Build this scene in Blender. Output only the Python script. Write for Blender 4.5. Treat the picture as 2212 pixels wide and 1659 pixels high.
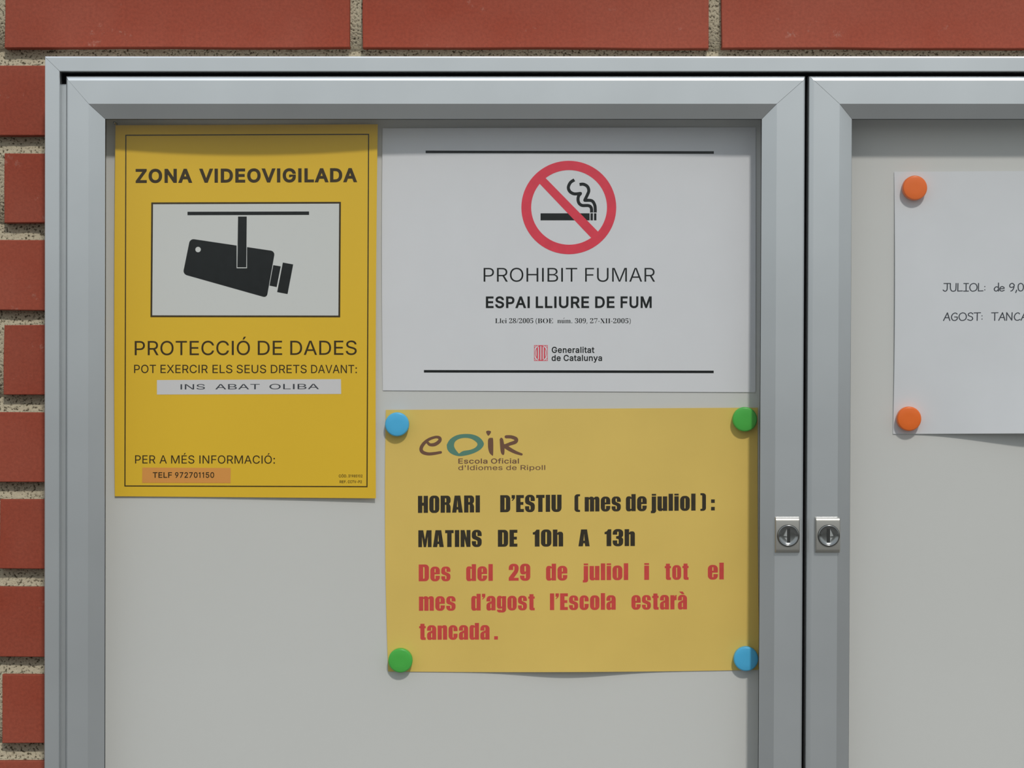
import bpy, bmesh, math, random
from mathutils import Vector, noise
from mathutils.geometry import delaunay_2d_cdt

for o in list(bpy.data.objects):
    bpy.data.objects.remove(o)
S = bpy.context.scene
COL = S.collection
random.seed(7)

# ---------------------------------------------------------------- camera, light, exposure
# metres; the notice board faces -Y, its back panel lies in the plane y = 0, h = millimetres in front of it
D = 1800.0          # camera distance from the back panel, mm
F = 2.7008 * D      # focal length in pixels of the 2212 px wide frame
cam = bpy.data.cameras.new('camera')
cam.lens = 36.0 * F / 2212
cam.sensor_width = 36.0
cam.clip_start = 0.01
camo = bpy.data.objects.new('camera', cam)
COL.objects.link(camo)
camo.location = (0, -D / 1000, 0)
camo.rotation_euler = (math.radians(90), 0, 0)
S.camera = camo

w = bpy.data.worlds.new('sky')
S.world = w
w.use_nodes = True
nt = w.node_tree
bg = nt.nodes['Background']
tc = nt.nodes.new('ShaderNodeTexCoord')
sp = nt.nodes.new('ShaderNodeSeparateXYZ')
mr = nt.nodes.new('ShaderNodeMapRange')
rp = nt.nodes.new('ShaderNodeValToRGB')
nt.links.new(tc.outputs['Generated'], sp.inputs[0])
nt.links.new(sp.outputs['Z'], mr.inputs['Value'])
mr.inputs['From Min'].default_value = -1
mr.inputs['From Max'].default_value = 1
nt.links.new(mr.outputs[0], rp.inputs[0])
nt.links.new(rp.outputs[0], bg.inputs[0])
els = rp.color_ramp.elements
els[0].position = 0.455; els[0].color = (0.09, 0.09, 0.085, 1)
els[1].position = 1.0; els[1].color = (0.62, 0.72, 0.84, 1)
e = els.new(0.505); e.color = (0.22, 0.235, 0.235, 1)
e = els.new(0.568); e.color = (0.70, 0.76, 0.78, 1)
bg.inputs[1].default_value = 0.98

sun = bpy.data.lights.new('sun', 'SUN')
sun.energy = 1.76
sun.angle = math.radians(4.0)
sun.color = (1.0, 0.975, 0.925)
suno = bpy.data.objects.new('sun', sun)
COL.objects.link(suno)
suno.rotation_euler = Vector((-0.24, 1.0, -0.98)).to_track_quat('-Z', 'Y').to_euler()
suno.location = (0.2, -3, 3)

vs = S.view_settings
vs.view_transform = 'Standard'
vs.look = 'None'
vs.gamma = 1.0
vs.exposure = 0.0
vs.use_curve_mapping = False


# ---------------------------------------------------------------- helpers
def at(px, py, h=0.0, href=None):
    """The point of the scene seen at photograph pixel (px, py) in the plane h mm before the panel."""
    k = (D - (h if href is None else href)) / F / 1000
    return Vector(((px - 1106.0) * k, -h / 1000, (829.5 - py) * k))


def lin(r, g, b, k=1.0):
    def f(c):
        c /= 255.0
        return (c / 12.92 if c <= 0.04045 else ((c + 0.055) / 1.055) ** 2.4) * k
    return (f(r), f(g), f(b), 1)


def mat(name, col, rough=0.6, metal=0.0, spec=0.3, bump=None, mottle=None, coat=0.0):
    """Principled material; mottle = (scale, amount) colour noise, bump = (scale, distance mm)."""
    m = bpy.data.materials.new(name)
    m.use_nodes = True
    n = m.node_tree
    p = n.nodes['Principled BSDF']
    p.inputs['Base Color'].default_value = col
    p.inputs['Roughness'].default_value = rough
    p.inputs['Metallic'].default_value = metal
    p.inputs['Specular IOR Level'].default_value = spec
    p.inputs['Coat Weight'].default_value = coat
    t = n.nodes.new('ShaderNodeTexCoord')
    if mottle:
        z = n.nodes.new('ShaderNodeTexNoise')
        z.inputs['Scale'].default_value = mottle[0]
        z.inputs['Detail'].default_value = 6
        n.links.new(t.outputs['Object'], z.inputs[0])
        hs = n.nodes.new('ShaderNodeHueSaturation')
        hs.inputs['Color'].default_value = col
        r = n.nodes.new('ShaderNodeMapRange')
        r.inputs['From Min'].default_value = 0.3
        r.inputs['From Max'].default_value = 0.7
        r.inputs['To Min'].default_value = 1 - mottle[1]
        r.inputs['To Max'].default_value = 1 + mottle[1]
        n.links.new(z.outputs[0], r.inputs[0])
        n.links.new(r.outputs[0], hs.inputs['Value'])
        n.links.new(hs.outputs[0], p.inputs['Base Color'])
    if bump:
        z = n.nodes.new('ShaderNodeTexNoise')
        z.inputs['Scale'].default_value = bump[0]
        z.inputs['Detail'].default_value = 4
        n.links.new(t.outputs['Object'], z.inputs[0])
        b = n.nodes.new('ShaderNodeBump')
        b.inputs['Distance'].default_value = bump[1] / 1000
        b.inputs['Strength'].default_value = 1.0
        n.links.new(z.outputs[0], b.inputs['Height'])
        n.links.new(b.outputs[0], p.inputs['Normal'])
    return m


def mesh(name, verts, faces, m, parent=None, smooth=False, label=None, cat=None, group=None, kind=None, loc=None):
    me = bpy.data.meshes.new(name)
    me.from_pydata([tuple(v) for v in verts], [], faces)
    me.update()
    if m:
        me.materials.append(m)
    if smooth:
        me.polygons.foreach_set('use_smooth', [True] * len(me.polygons))
    o = bpy.data.objects.new(name, me)
    COL.objects.link(o)
    if parent:
        o.parent = parent
        o.matrix_parent_inverse.identity()
        if loc is None:
            o.location = -Vector(parent_world(parent))
    if loc is not None:
        o.location = loc
    tag(o, label, cat, group, kind)
    return o


def parent_world(p):
    v = Vector((0, 0, 0))
    while p:
        v += p.location
        p = p.parent
    return v


def tag(o, label=None, cat=None, group=None, kind=None):
    if label: o['label'] = label
    if cat: o['category'] = cat
    if group: o['group'] = group
    if kind: o['kind'] = kind


def empty(name, loc, parent=None, **k):
    o = bpy.data.objects.new(name, None)
    COL.objects.link(o)
    o.empty_display_size = 0.02
    if parent:
        o.parent = parent
        loc = Vector(loc) - parent_world(parent)
    o.location = loc
    tag(o, **k)
    return o


def fixnormals(o):
    bm = bmesh.new()
    bm.from_mesh(o.data)
    bmesh.ops.recalc_face_normals(bm, faces=bm.faces)
    bm.to_mesh(o.data)
    bm.free()


def sharpen(o, deg):
    """Mark the edges that turn by more than deg as sharp, so that smooth shading stops there."""
    bm = bmesh.new()
    bm.from_mesh(o.data)
    for e_ in bm.edges:
        if len(e_.link_faces) == 2 and e_.calc_face_angle(0) > math.radians(deg):
            e_.smooth = False
    bm.to_mesh(o.data)
    bm.free()


def recentre(o):
    """Put a mesh object's origin at the middle of its mesh."""
    me = o.data
    c = sum((v.co for v in me.vertices), Vector()) / len(me.vertices)
    for v in me.vertices:
        v.co -= c
    o.location = Vector(o.location) + c


# ---------------------------------------------------------------- materials
def brick_material():
    m = mat('fired_red_brick', lin(186, 84, 60), rough=0.62, spec=0.25)
    n = m.node_tree
    p = n.nodes['Principled BSDF']
    t = n.nodes.new('ShaderNodeTexCoord')
    geo = n.nodes.new('ShaderNodeNewGeometry')
    oi = n.nodes.new('ShaderNodeObjectInfo')
    def noise_n(scale, detail=5, rough=0.6):
        z = n.nodes.new('ShaderNodeTexNoise')
        z.inputs['Scale'].default_value = scale
        z.inputs['Detail'].default_value = detail
        z.inputs['Roughness'].default_value = rough
        n.links.new(geo.outputs['Position'], z.inputs[0])
        return z
    a = noise_n(9)
    r = n.nodes.new('ShaderNodeValToRGB')
    r.color_ramp.elements[0].position = 0.35
    r.color_ramp.elements[0].color = lin(176, 76, 52, 0.64)
    r.color_ramp.elements[1].position = 0.65
    r.color_ramp.elements[1].color = lin(182, 90, 68, 0.64)
    n.links.new(a.outputs[0], r.inputs[0])
    g = noise_n(420, 3)
    hs = n.nodes.new('ShaderNodeHueSaturation')
    mr = n.nodes.new('ShaderNodeMapRange')
    mr.inputs['From Min'].default_value = 0.3
    mr.inputs['From Max'].default_value = 0.7
    mr.inputs['To Min'].default_value = 0.88
    mr.inputs['To Max'].default_value = 1.12
    n.links.new(g.outputs[0], mr.inputs[0])
    ad = n.nodes.new('ShaderNodeMath'); ad.operation = 'MULTIPLY_ADD'
    ad.inputs[1].default_value = 0.10
    ad.inputs[2].default_value = -0.05
    n.links.new(oi.outputs['Random'], ad.inputs[0])
    ad2 = n.nodes.new('ShaderNodeMath'); ad2.operation = 'ADD'
    n.links.new(mr.outputs[0], ad2.inputs[0])
    n.links.new(ad.outputs[0], ad2.inputs[1])
    n.links.new(ad2.outputs[0], hs.inputs['Value'])
    n.links.new(r.outputs[0], hs.inputs['Color'])
    # thin lime bloom in scattered wisps
    b = noise_n(38, 8, 0.7)
    br = n.nodes.new('ShaderNodeMapRange')
    br.inputs['From Min'].default_value = 0.635
    br.inputs['From Max'].default_value = 0.76
    br.inputs['To Max'].default_value = 0.55
    n.links.new(b.outputs[0], br.inputs[0])
    mx = n.nodes.new('ShaderNodeMix'); mx.data_type = 'RGBA'
    n.links.new(br.outputs[0], mx.inputs[0])
    n.links.new(hs.outputs[0], mx.inputs[6])
    mx.inputs[7].default_value = lin(190, 160, 145)
    n.links.new(mx.outputs[2], p.inputs['Base Color'])
    bu = n.nodes.new('ShaderNodeBump')
    bu.inputs['Distance'].default_value = 0.00012
    n.links.new(g.outputs[0], bu.inputs['Height'])
    n.links.new(bu.outputs[0], p.inputs['Normal'])
    return m


def mortar_material():
    m = mat('sandy_mortar', lin(190, 180, 158), rough=0.95, spec=0.1)
    n = m.node_tree
    p = n.nodes['Principled BSDF']
    geo = n.nodes.new('ShaderNodeNewGeometry')
    v = n.nodes.new('ShaderNodeTexVoronoi')
    v.inputs['Scale'].default_value = 420
    z = n.nodes.new('ShaderNodeTexNoise')
    z.inputs['Scale'].default_value = 500
    z.inputs['Detail'].default_value = 3
    n.links.new(geo.outputs['Position'], v.inputs['Vector'])
    n.links.new(geo.outputs['Position'], z.inputs['Vector'])
    r = n.nodes.new('ShaderNodeValToRGB')
    r.color_ramp.elements[0].position = 0.34
    r.color_ramp.elements[0].color = lin(84, 76, 60)
    r.color_ramp.elements[1].position = 0.47
    r.color_ramp.elements[1].color = lin(184, 174, 150)
    n.links.new(z.outputs[0], r.inputs[0])
    n.links.new(r.outputs[0], p.inputs['Base Color'])
    bu = n.nodes.new('ShaderNodeBump')
    bu.inputs['Distance'].default_value = 0.0018
    n.links.new(z.outputs[0], bu.inputs['Height'])
    n.links.new(bu.outputs[0], p.inputs['Normal'])
    return m


M_BRICK = brick_material()
M_MORTAR = mortar_material()
M_ALU = mat('satin_anodised_aluminium', (0.70, 0.715, 0.72, 1), rough=0.29, metal=0.85, spec=0.5, mottle=(14, 0.035))
M_BOARD = mat('white_enamelled_panel', lin(222, 223, 221), rough=0.45, spec=0.3, mottle=(3, 0.02))
M_RUBBER_SHADE = mat('black_rubber_and_gap_shade', (0.008, 0.008, 0.009, 1), rough=0.9, spec=0.05)  # rubber of the gaskets, also the painted shade in the gaps
M_STEEL = mat('brushed_nickel', (0.47, 0.45, 0.41, 1), rough=0.38, metal=0.9, bump=(900, 0.02))
M_CHROME = mat('polished_nickel', (0.3, 0.3, 0.29, 1), rough=0.2, metal=1.0)
M_SHINE = mat('bright_glint_steel', (0.85, 0.85, 0.82, 1), rough=0.3, metal=1.0)  # lighter metal that paints the glint on the locks
M_DARK = mat('dark_keyway', (0.03, 0.03, 0.028, 1), rough=0.5)
M_GROUND = mat('pavement_concrete', (0.17, 0.165, 0.155, 1), rough=0.9, mottle=(6, 0.12))
M_PAPER = mat('white_printer_paper', lin(234, 236, 241), rough=0.85, spec=0.15, mottle=(30, 0.012))
M_PAPER2 = mat('white_copy_paper', lin(230, 233, 238), rough=0.85, spec=0.15, mottle=(22, 0.02))
M_OCHRE = mat('golden_yellow_poster_paper', lin(246, 202, 52), rough=0.6, spec=0.25, mottle=(9, 0.02))
M_YELLOW = mat('pale_yellow_paper', lin(242, 209, 114), rough=0.85, spec=0.12, mottle=(16, 0.03))
M_WHITEPRINT = mat('white_printed_area', lin(226, 229, 228), rough=0.6, spec=0.25)
M_STICKER = mat('white_label_tape', lin(228, 228, 232), rough=0.5, spec=0.3)
M_STICKER2 = mat('orange_label_tape', lin(240, 165, 82), rough=0.5, spec=0.3)
M_INK = mat('black_ink', lin(26, 30, 31), rough=0.7, spec=0.15, mottle=(200, 0.25))
M_INKY = mat('black_ink_on_yellow', lin(66, 52, 24), rough=0.7, spec=0.15, mottle=(200, 0.2))
M_INKP = mat('black_printer_ink_on_yellow', lin(62, 56, 44), rough=0.7, spec=0.15, mottle=(160, 0.15))
M_INKR = mat('red_ink_on_yellow', lin(224, 84, 78), rough=0.7, spec=0.15, mottle=(160, 0.06))
M_RED = mat('red_pictogram_ink', lin(240, 72, 92), rough=0.7, spec=0.15, mottle=(160, 0.06))
M_BROWN = mat('brown_logo_ink', lin(126, 92, 74), rough=0.7, spec=0.15)
M_TEAL = mat('teal_logo_ink', lin(100, 148, 130), rough=0.7, spec=0.15)
M_GREYINK = mat('dark_grey_ink', lin(72, 76, 84), rough=0.7, spec=0.15)


def plastic(name, col):
    m = mat(name, col, rough=0.32, spec=0.4)
    p = m.node_tree.nodes['Principled BSDF']
    return m


M_BLUE = plastic('blue_plastic', lin(85, 196, 250))
M_GREEN = plastic('green_plastic', lin(82, 194, 80))
M_ORANGE = plastic('fluorescent_orange_plastic', (1.0, 0.19, 0.022, 1))


def glass_material():
    m = bpy.data.materials.new('clear_pane')
    m.use_nodes = True
    n = m.node_tree
    n.nodes.clear()
    out = n.nodes.new('ShaderNodeOutputMaterial')
    mx = n.nodes.new('ShaderNodeMixShader')
    tr = n.nodes.new('ShaderNodeBsdfTransparent')
    tr.inputs[0].default_value = (0.885, 0.876, 0.862, 1)
    gl = n.nodes.new('ShaderNodeBsdfGlossy')
    gl.inputs['Roughness'].default_value = 0.06
    fr = n.nodes.new('ShaderNodeFresnel')
    # same air-to-glass reflectance from either side of the thin pane
    ge = n.nodes.new('ShaderNodeNewGeometry')
    io = n.nodes.new('ShaderNodeMapRange')
    io.inputs['To Min'].default_value = 1.5
    io.inputs['To Max'].default_value = 1 / 1.5
    n.links.new(ge.outputs['Backfacing'], io.inputs['Value'])
    n.links.new(io.outputs[0], fr.inputs['IOR'])
    n.links.new(fr.outputs[0], mx.inputs[0])
    n.links.new(tr.outputs[0], mx.inputs[1])
    n.links.new(gl.outputs[0], mx.inputs[2])
    n.links.new(mx.outputs[0], out.inputs[0])
    return m


M_GLASS = glass_material()

# ---------------------------------------------------------------- ground and brick wall
gz = -1.35
mesh('ground', [(-6, -9, gz), (6, -9, gz), (6, 0.02, gz), (-6, 0.02, gz)], [(0, 1, 2, 3)], M_GROUND, kind='structure')

HB = -12.0      # brick faces, mm
HM = -20.5      # mortar bed
def wall():
    x0, x1, y0, y1 = -700, 3650, -420, 2500
    rows = [(-420, -271, 9.5), (-233, -84, -378), (-46, 103.5, 9.5),        # (top px, bottom px, left edge of a brick)
            (143, 292, -380), (330, 480, 8.5), (518, 670, -372), (701, 853, 7.5), (890, 1041, -383),
            (1077, 1228, -1), (1268, 1419, -378), (1456, 1606, 5), (1643, 1794, -380), (1831, 1982, 6), (2019, 2168, -380)]
    # struck joints: the bed is deep under each brick and comes forward towards the brick below
    ys = []
    for (t, b, _), nxt in zip(rows, rows[1:] + [(y1, y1, 0)]):
        ys += [(t - 2, 0.0, 0), (t + 8, 1.0, 0), ((t + b) / 2, 0.5, 0), (b - 8, 1.0, 0)]
        g = nxt[0] - b
        for k in range(9):
            f = k / 8
            ys.append((b - 3 + (g + 2) * f, 1.0 - f, 1))
    nx = 420
    ny = len(ys) - 1
    V = []
    for (yy, dp, jn) in ys:
        for i in range(nx + 1):
            p = at(x0 + (x1 - x0) * i / nx, yy, HM, HB)
            q = Vector((p.x * 90, p.z * 90, 1.3))
            p.y -= 0.0011 * noise.noise(q) + 0.0008 * noise.noise(q * 3.1)
            if jn:
                p.y += 0.0045 * (dp - 0.35)
            else:
                p.y -= 0.0022
            V.append(p)
    Fc = [(j * (nx + 1) + i, (j + 1) * (nx + 1) + i, (j + 1) * (nx + 1) + i + 1, j * (nx + 1) + i + 1)
          for j in range(ny) for i in range(nx)]
    wl = mesh('wall_back', V, Fc, M_MORTAR, smooth=True, kind='structure')
    for (t, b, xs) in rows:
        k = math.ceil((xs - x0) / 775.0)
        x = xs - k * 775
        while x < x1:
            l, r = x, x + 746
            ll, rr = max(l, x0), min(r, x1)
            x += 775
            if rr - ll < 20:
                continue
            if t > 110 and b < 2260 and ll > 110 and rr < 3370:
                continue        # wholly behind the cabinet
            brick(ll, t, rr, b, wl)
    return wl


def brick(l, t, r, b, parent):
    a = at(l, b, HB, HB); c = at(r, t, HB, HB)
    x0, z0, x1, z1 = a.x, a.z, c.x, c.z
    yf, yb = -HB / 1000, -HM / 1000 + 0.004
    e = 0.0006
    j = lambda s=0.0006: random.uniform(-s, s)
    fr = [Vector((x0 + e + j(), yf, z0 + e + j())), Vector((x1 - e + j(), yf, z0 + e + j())),
          Vector((x1 - e + j(), yf, z1 - e + j())), Vector((x0 + e + j(), yf, z1 - e + j()))]
    # a few extra points along the long edges so that they wander a little
    ring = []
    n = 6
    for k in range(4):
        p, q = fr[k], fr[(k + 1) % 4]
        m = n if k % 2 == 0 else 2
        for i in range(m):
            v = p.lerp(q, i / m)
            if i:
                if k % 2 == 0: v.z += j(0.0004)
                else: v.x += j(0.0004)
            ring.append(v)
    N = len(ring)
    cx, cz = (x0 + x1) / 2, (z0 + z1) / 2
    def grow(v, g):
        return Vector((v.x + g * (1 if v.x > cx else -1) * (1 if abs(abs(v.x - cx) - (x1 - x0) / 2) < 0.003 else 0), v.y,
                       v.z + g * (1 if v.z > cz else -1) * (1 if abs(abs(v.z - cz) - (z1 - z0) / 2) < 0.003 else 0)))
    V = list(ring)
    V += [grow(v, 0.0004) + Vector((0, 0.0003, 0)) for v in ring]
    V += [grow(v, 0.0006) + Vector((0, 0.0014, 0)) for v in ring]
    V += [grow(v, 0.0006) + Vector((0, yb - yf, 0)) for v in ring]
    Fc = [tuple(range(N))]
    for s in range(3):
        for i in range(N):
            k = (i + 1) % N
            Fc.append((s * N + k, s * N + i, (s + 1) * N + i, (s + 1) * N + k))
    Fc.append(tuple(reversed(range(3 * N, 4 * N))))
    o = mesh('brick', V, Fc, M_BRICK, parent)
    recentre(o)
    return o


wall()

# ---------------------------------------------------------------- display cabinet
BOT_C, BOT_D = 2290, 2256       # lower edges of case and doors (below the frame)
cab = empty('display_cabinet', at(1740, BOT_C, 0, 36), label='wall mounted aluminium notice case with two hinged glazed doors',
            cat='notice board')


def ring_bars(names, nodes, parent, m, gap=0.13, label=None):
    """Four mitred bars lofted through nodes = (left, top, right, bottom px, slant left, slant right, href, h)."""
    cs = []
    for (l, t, r, b, sl, sr, href, h) in nodes:
        X = lambda x0, s, y: x0 + s * (y - 164)
        cs.append([at(X(l, sl, t), t, h, href), at(X(r, sr, t), t, h, href), at(X(r, sr, b), b, h, href), at(X(l, sl, b), b, h, href)])
    out = []
    for side in range(4):       # top, right, bottom, left
        a, b = side, (side + 1) % 4
        V = []
        for c in cs:
            d = (c[b] - c[a]).normalized() * gap / 1000
            V += [c[a] + d, c[b] - d]
        n = len(cs)
        Fc = []
        for i in range(n):
            k = (i + 1) % n
            Fc.append((2 * i, 2 * i + 1, 2 * k + 1, 2 * k))
        Fc.append(tuple(2 * i for i in range(n)))
        Fc.append(tuple(2 * i + 1 for i in reversed(range(n))))
        o = mesh(names[side], V, Fc, m, parent)
        fixnormals(o)
        recentre(o)
        out.append(o)
    return out


# outer case
SL = -0.001
case = [(96.5, 121, 3385, BOT_C, SL, SL, 36, -11.9),
        (96.5, 121, 3385, BOT_C, SL, SL, 36, 34.6),
        (97.0, 121.8, 3384.4, BOT_C - 1, SL, SL, 36, 35.5),
        (98.6, 124.6, 3382.5, BOT_C - 3, SL, SL, 36, 36),
        (128.0, 153.0, 3353, BOT_C - 33, SL, SL, 36, 36),
        (129.2, 154.5, 3352, BOT_C - 34, SL, SL, 36, 35.4),
        (129.2, 154.5, 3352, BOT_C - 34, SL, SL, 36, 26),
        (140.0, 161.5, 3341, BOT_C - 44, SL, SL, 36, 26),
        (140.0, 161.5, 3341, BOT_C - 44, SL, SL, 36, -11.9)]
ring_bars(['case_rail', 'case_stile', 'case_rail', 'case_stile'], case, cab, M_ALU)

# back panel
a, c = at(141, 162.5, 0, 36), at(3340, BOT_C - 45, 0, 36)
V = [(a.x, 0, a.z), (c.x, 0, a.z), (c.x, 0, c.z), (a.x, 0, c.z), (a.x, 0.011, a.z), (c.x, 0.011, a.z), (c.x, 0.011, c.z), (a.x, 0.011, c.z)]
o = mesh('back_panel', V, [(0, 3, 2, 1), (4, 5, 6, 7), (0, 1, 5, 4), (1, 2, 6, 5), (2, 3, 7, 6), (3, 0, 4, 7)], M_BOARD, cab,
         label='white enamelled back panel')
recentre(o)


def box(name, x0, x1, z0, z1, h0, h1, m, parent, **k):
    V = []
    for h in (h1, h0):
        V += [(x0, -h / 1000, z0), (x1, -h / 1000, z0), (x1, -h / 1000, z1), (x0, -h / 1000, z1)]
    o = mesh(name, V, [(0, 1, 2, 3), (7, 6, 5, 4), (0, 4, 5, 1), (1, 5, 6, 2), (2, 6, 7, 3), (3, 7, 4, 0)], m, parent, **k)
    recentre(o)
    return o


# black strips put in as the dark depth of the gaps round the doors
p, q = at(1743, 163, 20, 36), at(1733, BOT_D, 20, 36)
o = mesh('gap_shade', [(p.x - .006, -.004, p.z), (p.x + .006, -.004, p.z), (q.x + .006, -.004, q.z), (q.x - .006, -.004, q.z),
                           (p.x - .006, -.0195, p.z), (p.x + .006, -.0195, p.z), (q.x + .006, -.0195, q.z), (q.x - .006, -.0195, q.z)],
         [(0, 1, 2, 3), (7, 6, 5, 4), (0, 4, 5, 1), (1, 5, 6, 2), (2, 6, 7, 3), (3, 7, 4, 0)], M_RUBBER_SHADE, cab)
fixnormals(o); recentre(o)
p, q = at(139.8, 154.8, 0, 36), at(3336, 163.2, 0, 36)
box('gap_shade', p.x, q.x, q.z, p.z, 26.05, 27.0, M_RUBBER_SHADE, cab)  # black in place of the shade in the top gap
# black patch shaped as the shadow of the top rail in the side groove
p, q = at(129.4, 154.8, 0, 36), at(139.8, 178, 0, 36)
box('gap_shade', p.x, q.x, q.z, p.z, 26.05, 27.2, M_RUBBER_SHADE, cab)


def door(nm, l, r, fl, fr_, il, ir, sl, sr, ol, orr):
    d = empty('door', at((l + r) / 2, BOT_D, 30, 36), cab, label=nm)
    N = []
    N.append((l, 163.5, r, BOT_D, sl, sr, 36, 21))
    for f, hh in ((0, 32.6), (.04, 33.4), (.12, 34.1), (.24, 34.6), (.42, 35.05), (.62, 35.45), (.82, 35.78), (.94, 35.93), (1.06, 36)):
        N.append((l + ol * f, 163.5 + 10 * f, r - orr * f, BOT_D - 8 * f, sl, sr, 36, hh))
    N.append((fl, 224.2, fr_, BOT_D - 60, sl, sr, 36, 36))
    N.append((il, 257, ir, BOT_D - 92, sl, sr, 28, 28))
    N.append((il + .4, 257.3, ir - .4, BOT_D - 92.4, sl, sr, 28, 26))
    N.append((il - 14, 243, ir + 14, BOT_D - 78, sl, sr, 28, 21))
    ring_bars(['door_rail', 'door_stile', 'door_rail', 'door_stile'], N, d, M_ALU)
    # thin gasket round the pane
    G = [(il - 3, 254, ir + 3, BOT_D - 89, sl, sr, 28, 27.2), (il + .6, 257.4, ir - .6, BOT_D - 93, sl, sr, 28, 27.2),
         (il + .6, 257.4, ir - .6, BOT_D - 93, sl, sr, 28, 25.6), (il - 3, 254, ir + 3, BOT_D - 89, sl, sr, 28, 25.6)]
    ring_bars(['gasket'] * 4, G, d, M_RUBBER_SHADE, gap=0.0)
    # pane of float glass
    X = lambda x0, s, y: x0 + s * (y - 164)
    t_, b_ = 252, BOT_D - 87
    cs = [(X(il - 4, sl, t_), t_), (X(ir + 4, sr, t_), t_), (X(ir + 4, sr, b_), b_), (X(il - 4, sl, b_), b_)]
    V = [at(x, y, 25.4, 28) for x, y in cs]
    o = mesh('glass_pane', V, [(0, 3, 2, 1)], M_GLASS, d, label='clear pane with a faint sheen')
    recentre(o)
    return d


d1 = door('left hinged door, its pane in front of the posters', 141.5, 1740.3, 191.5, 1678.5, 227.3, 1646.2, -0.0012, -0.005, 6, 5)
d2 = door('right hinged door, its pane in front of the holiday notice', 1747.5, 3340, 1814, 3290, 1840.5, 3254, -0.005, -0.002, 11, 6)


# ---------------------------------------------------------------- locks on the meeting stiles
def lock(cx, x0, x1, mirror, d):
    hs = 36.05
    a, c = at(x0, 1194.5, 0, 40), at(x1, 1117, 0, 40)
    W0, W1, z0, z1 = a.x, c.x, a.z, c.z
    pr = [(z0 + .0012, hs)]
    for th in range(0, 91, 15):
        r_ = math.radians(th)
        pr.append((z0 + .0030 * (1 - math.cos(r_)), hs + 1.4 + 3.0 * math.sin(r_)))
    for th in range(90, -1, -15):
        r_ = math.radians(th)
        pr.append((z1 - .0030 * (1 - math.cos(r_)), hs + 1.4 + 3.0 * math.sin(r_)))
    pr.append((z1 - .0012, hs))
    V, n = [], len(pr)
    bx = [(W0, 0.0009), (W0 + .0006, 0.0), (W1 - .0006, 0.0), (W1, 0.0009)]
    for xx, dy in bx:
        for z, h in pr:
            hh = h - (dy * 1000 * (0.8 if h > hs + 1 else 0))
            V.append((xx, -hh / 1000, z))
    Fc = []
    for s in range(3):
        for i in range(n):
            k = (i + 1) % n
            Fc.append((s * n + i, s * n + k, (s + 1) * n + k, (s + 1) * n + i))
    Fc.append(tuple(range(n)))
    Fc.append(tuple(reversed(range(3 * n, 4 * n))))
    o = mesh('lock_plate', V, Fc, M_STEEL, d, label='brushed nickel plate with rolled top and bottom edges')
    fixnormals(o)
    for pl in o.data.polygons:
        pl.use_smooth = len(pl.vertices) == 4 and abs(pl.normal.x) < .2
    sharpen(o, 32)
    recentre(o)
    # turned cylinder: rim, groove, dished face
    H = hs + 5.15
    cc = at(cx, 1157, 0, 40.5)
    R = 22.3 * (D - 40.5) / F / 1000
    rings = [(R * 1.03, H - .6), (R * 1.03, H + .25), (R * .99, H + .55), (R * .93, H + .6), (R * .89, H + .35), (R * .86, H - .1),
             (R * .6, H - .35), (R * .2, H - .5)]
    V, Fc = [], []
    ns = 56
    for rr, h in rings:
        for i in range(ns):
            t = 2 * math.pi * i / ns
            V.append((cc.x + rr * math.cos(t), -h / 1000, cc.z + rr * math.sin(t)))
    for s in range(len(rings) - 1):
        for i in range(ns):
            k = (i + 1) % ns
            Fc.append((s * ns + i, s * ns + k, (s + 1) * ns + k, (s + 1) * ns + i))
    Fc.append(tuple(range((len(rings) - 1) * ns, len(rings) * ns)))
    o = mesh('lock_cylinder', V, Fc, M_CHROME, d, smooth=True, label='round polished lock barrel')
    fixnormals(o); recentre(o)
    # dark clearance ring round the barrel
    V, Fc = [], []
    for rr, h in ((R * 1.07, H + .02), (R * 1.02, H + .02)):
        for i in range(ns):
            t = 2 * math.pi * i / ns
            V.append((cc.x + rr * math.cos(t), -h / 1000, cc.z + rr * math.sin(t)))
    Fc = [(i, (i + 1) % ns, ns + (i + 1) % ns, ns + i) for i in range(ns)]
    o = mesh('lock_surround', V, Fc, M_DARK, d)
    recentre(o)
    # slot, and brighter facets that stand for the glint on the shutter
    k = (D - 40.5) / F / 1000
    sx = cc.x + (-1.0 if mirror else 0.8) * k
    box('keyway', sx - 3.2 * k, sx + 3.2 * k, cc.z - 14.5 * k, cc.z + 15 * k, H - .5, H + .12, M_DARK, d)
    s = 1 if mirror else -1
    tri = [(sx + s * 3.6 * k, cc.z + 14 * k, H + .1), (sx + s * 3.6 * k, cc.z - 2 * k, H + .1), (sx + s * 10.5 * k, cc.z - .5 * k, H + .75), (sx + s * 6 * k, cc.z + 10 * k, H + .6)]
    V = [(x, -h / 1000, z) for x, z, h in tri] + [(x, -(H - .5) / 1000, z) for x, z, h in tri]
    o = mesh('shutter_glint', V, [(0, 1, 2, 3), (7, 6, 5, 4), (0, 4, 5, 1), (1, 5, 6, 2), (2, 6, 7, 3), (3, 7, 4, 0)], M_SHINE, d)
    fixnormals(o); recentre(o)
    tri = [(sx + s * 3.6 * k, cc.z - 4 * k, H + .1), (sx + s * 3.6 * k, cc.z - 12 * k, H + .1), (sx + s * 9 * k, cc.z - 4.5 * k, H + .5)]
    V = [(x, -h / 1000, z) for x, z, h in tri] + [(x, -(H - .5) / 1000, z) for x, z, h in tri]
    o = mesh('shutter_glint', V, [(0, 1, 2), (5, 4, 3), (0, 3, 4, 1), (1, 4, 5, 2), (2, 5, 3, 0)], M_SHINE, d)
    fixnormals(o); recentre(o)


lock(1702.7, 1674.8, 1727.6, False, d1)
lock(1790.2, 1762, 1815, True, d2)

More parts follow.
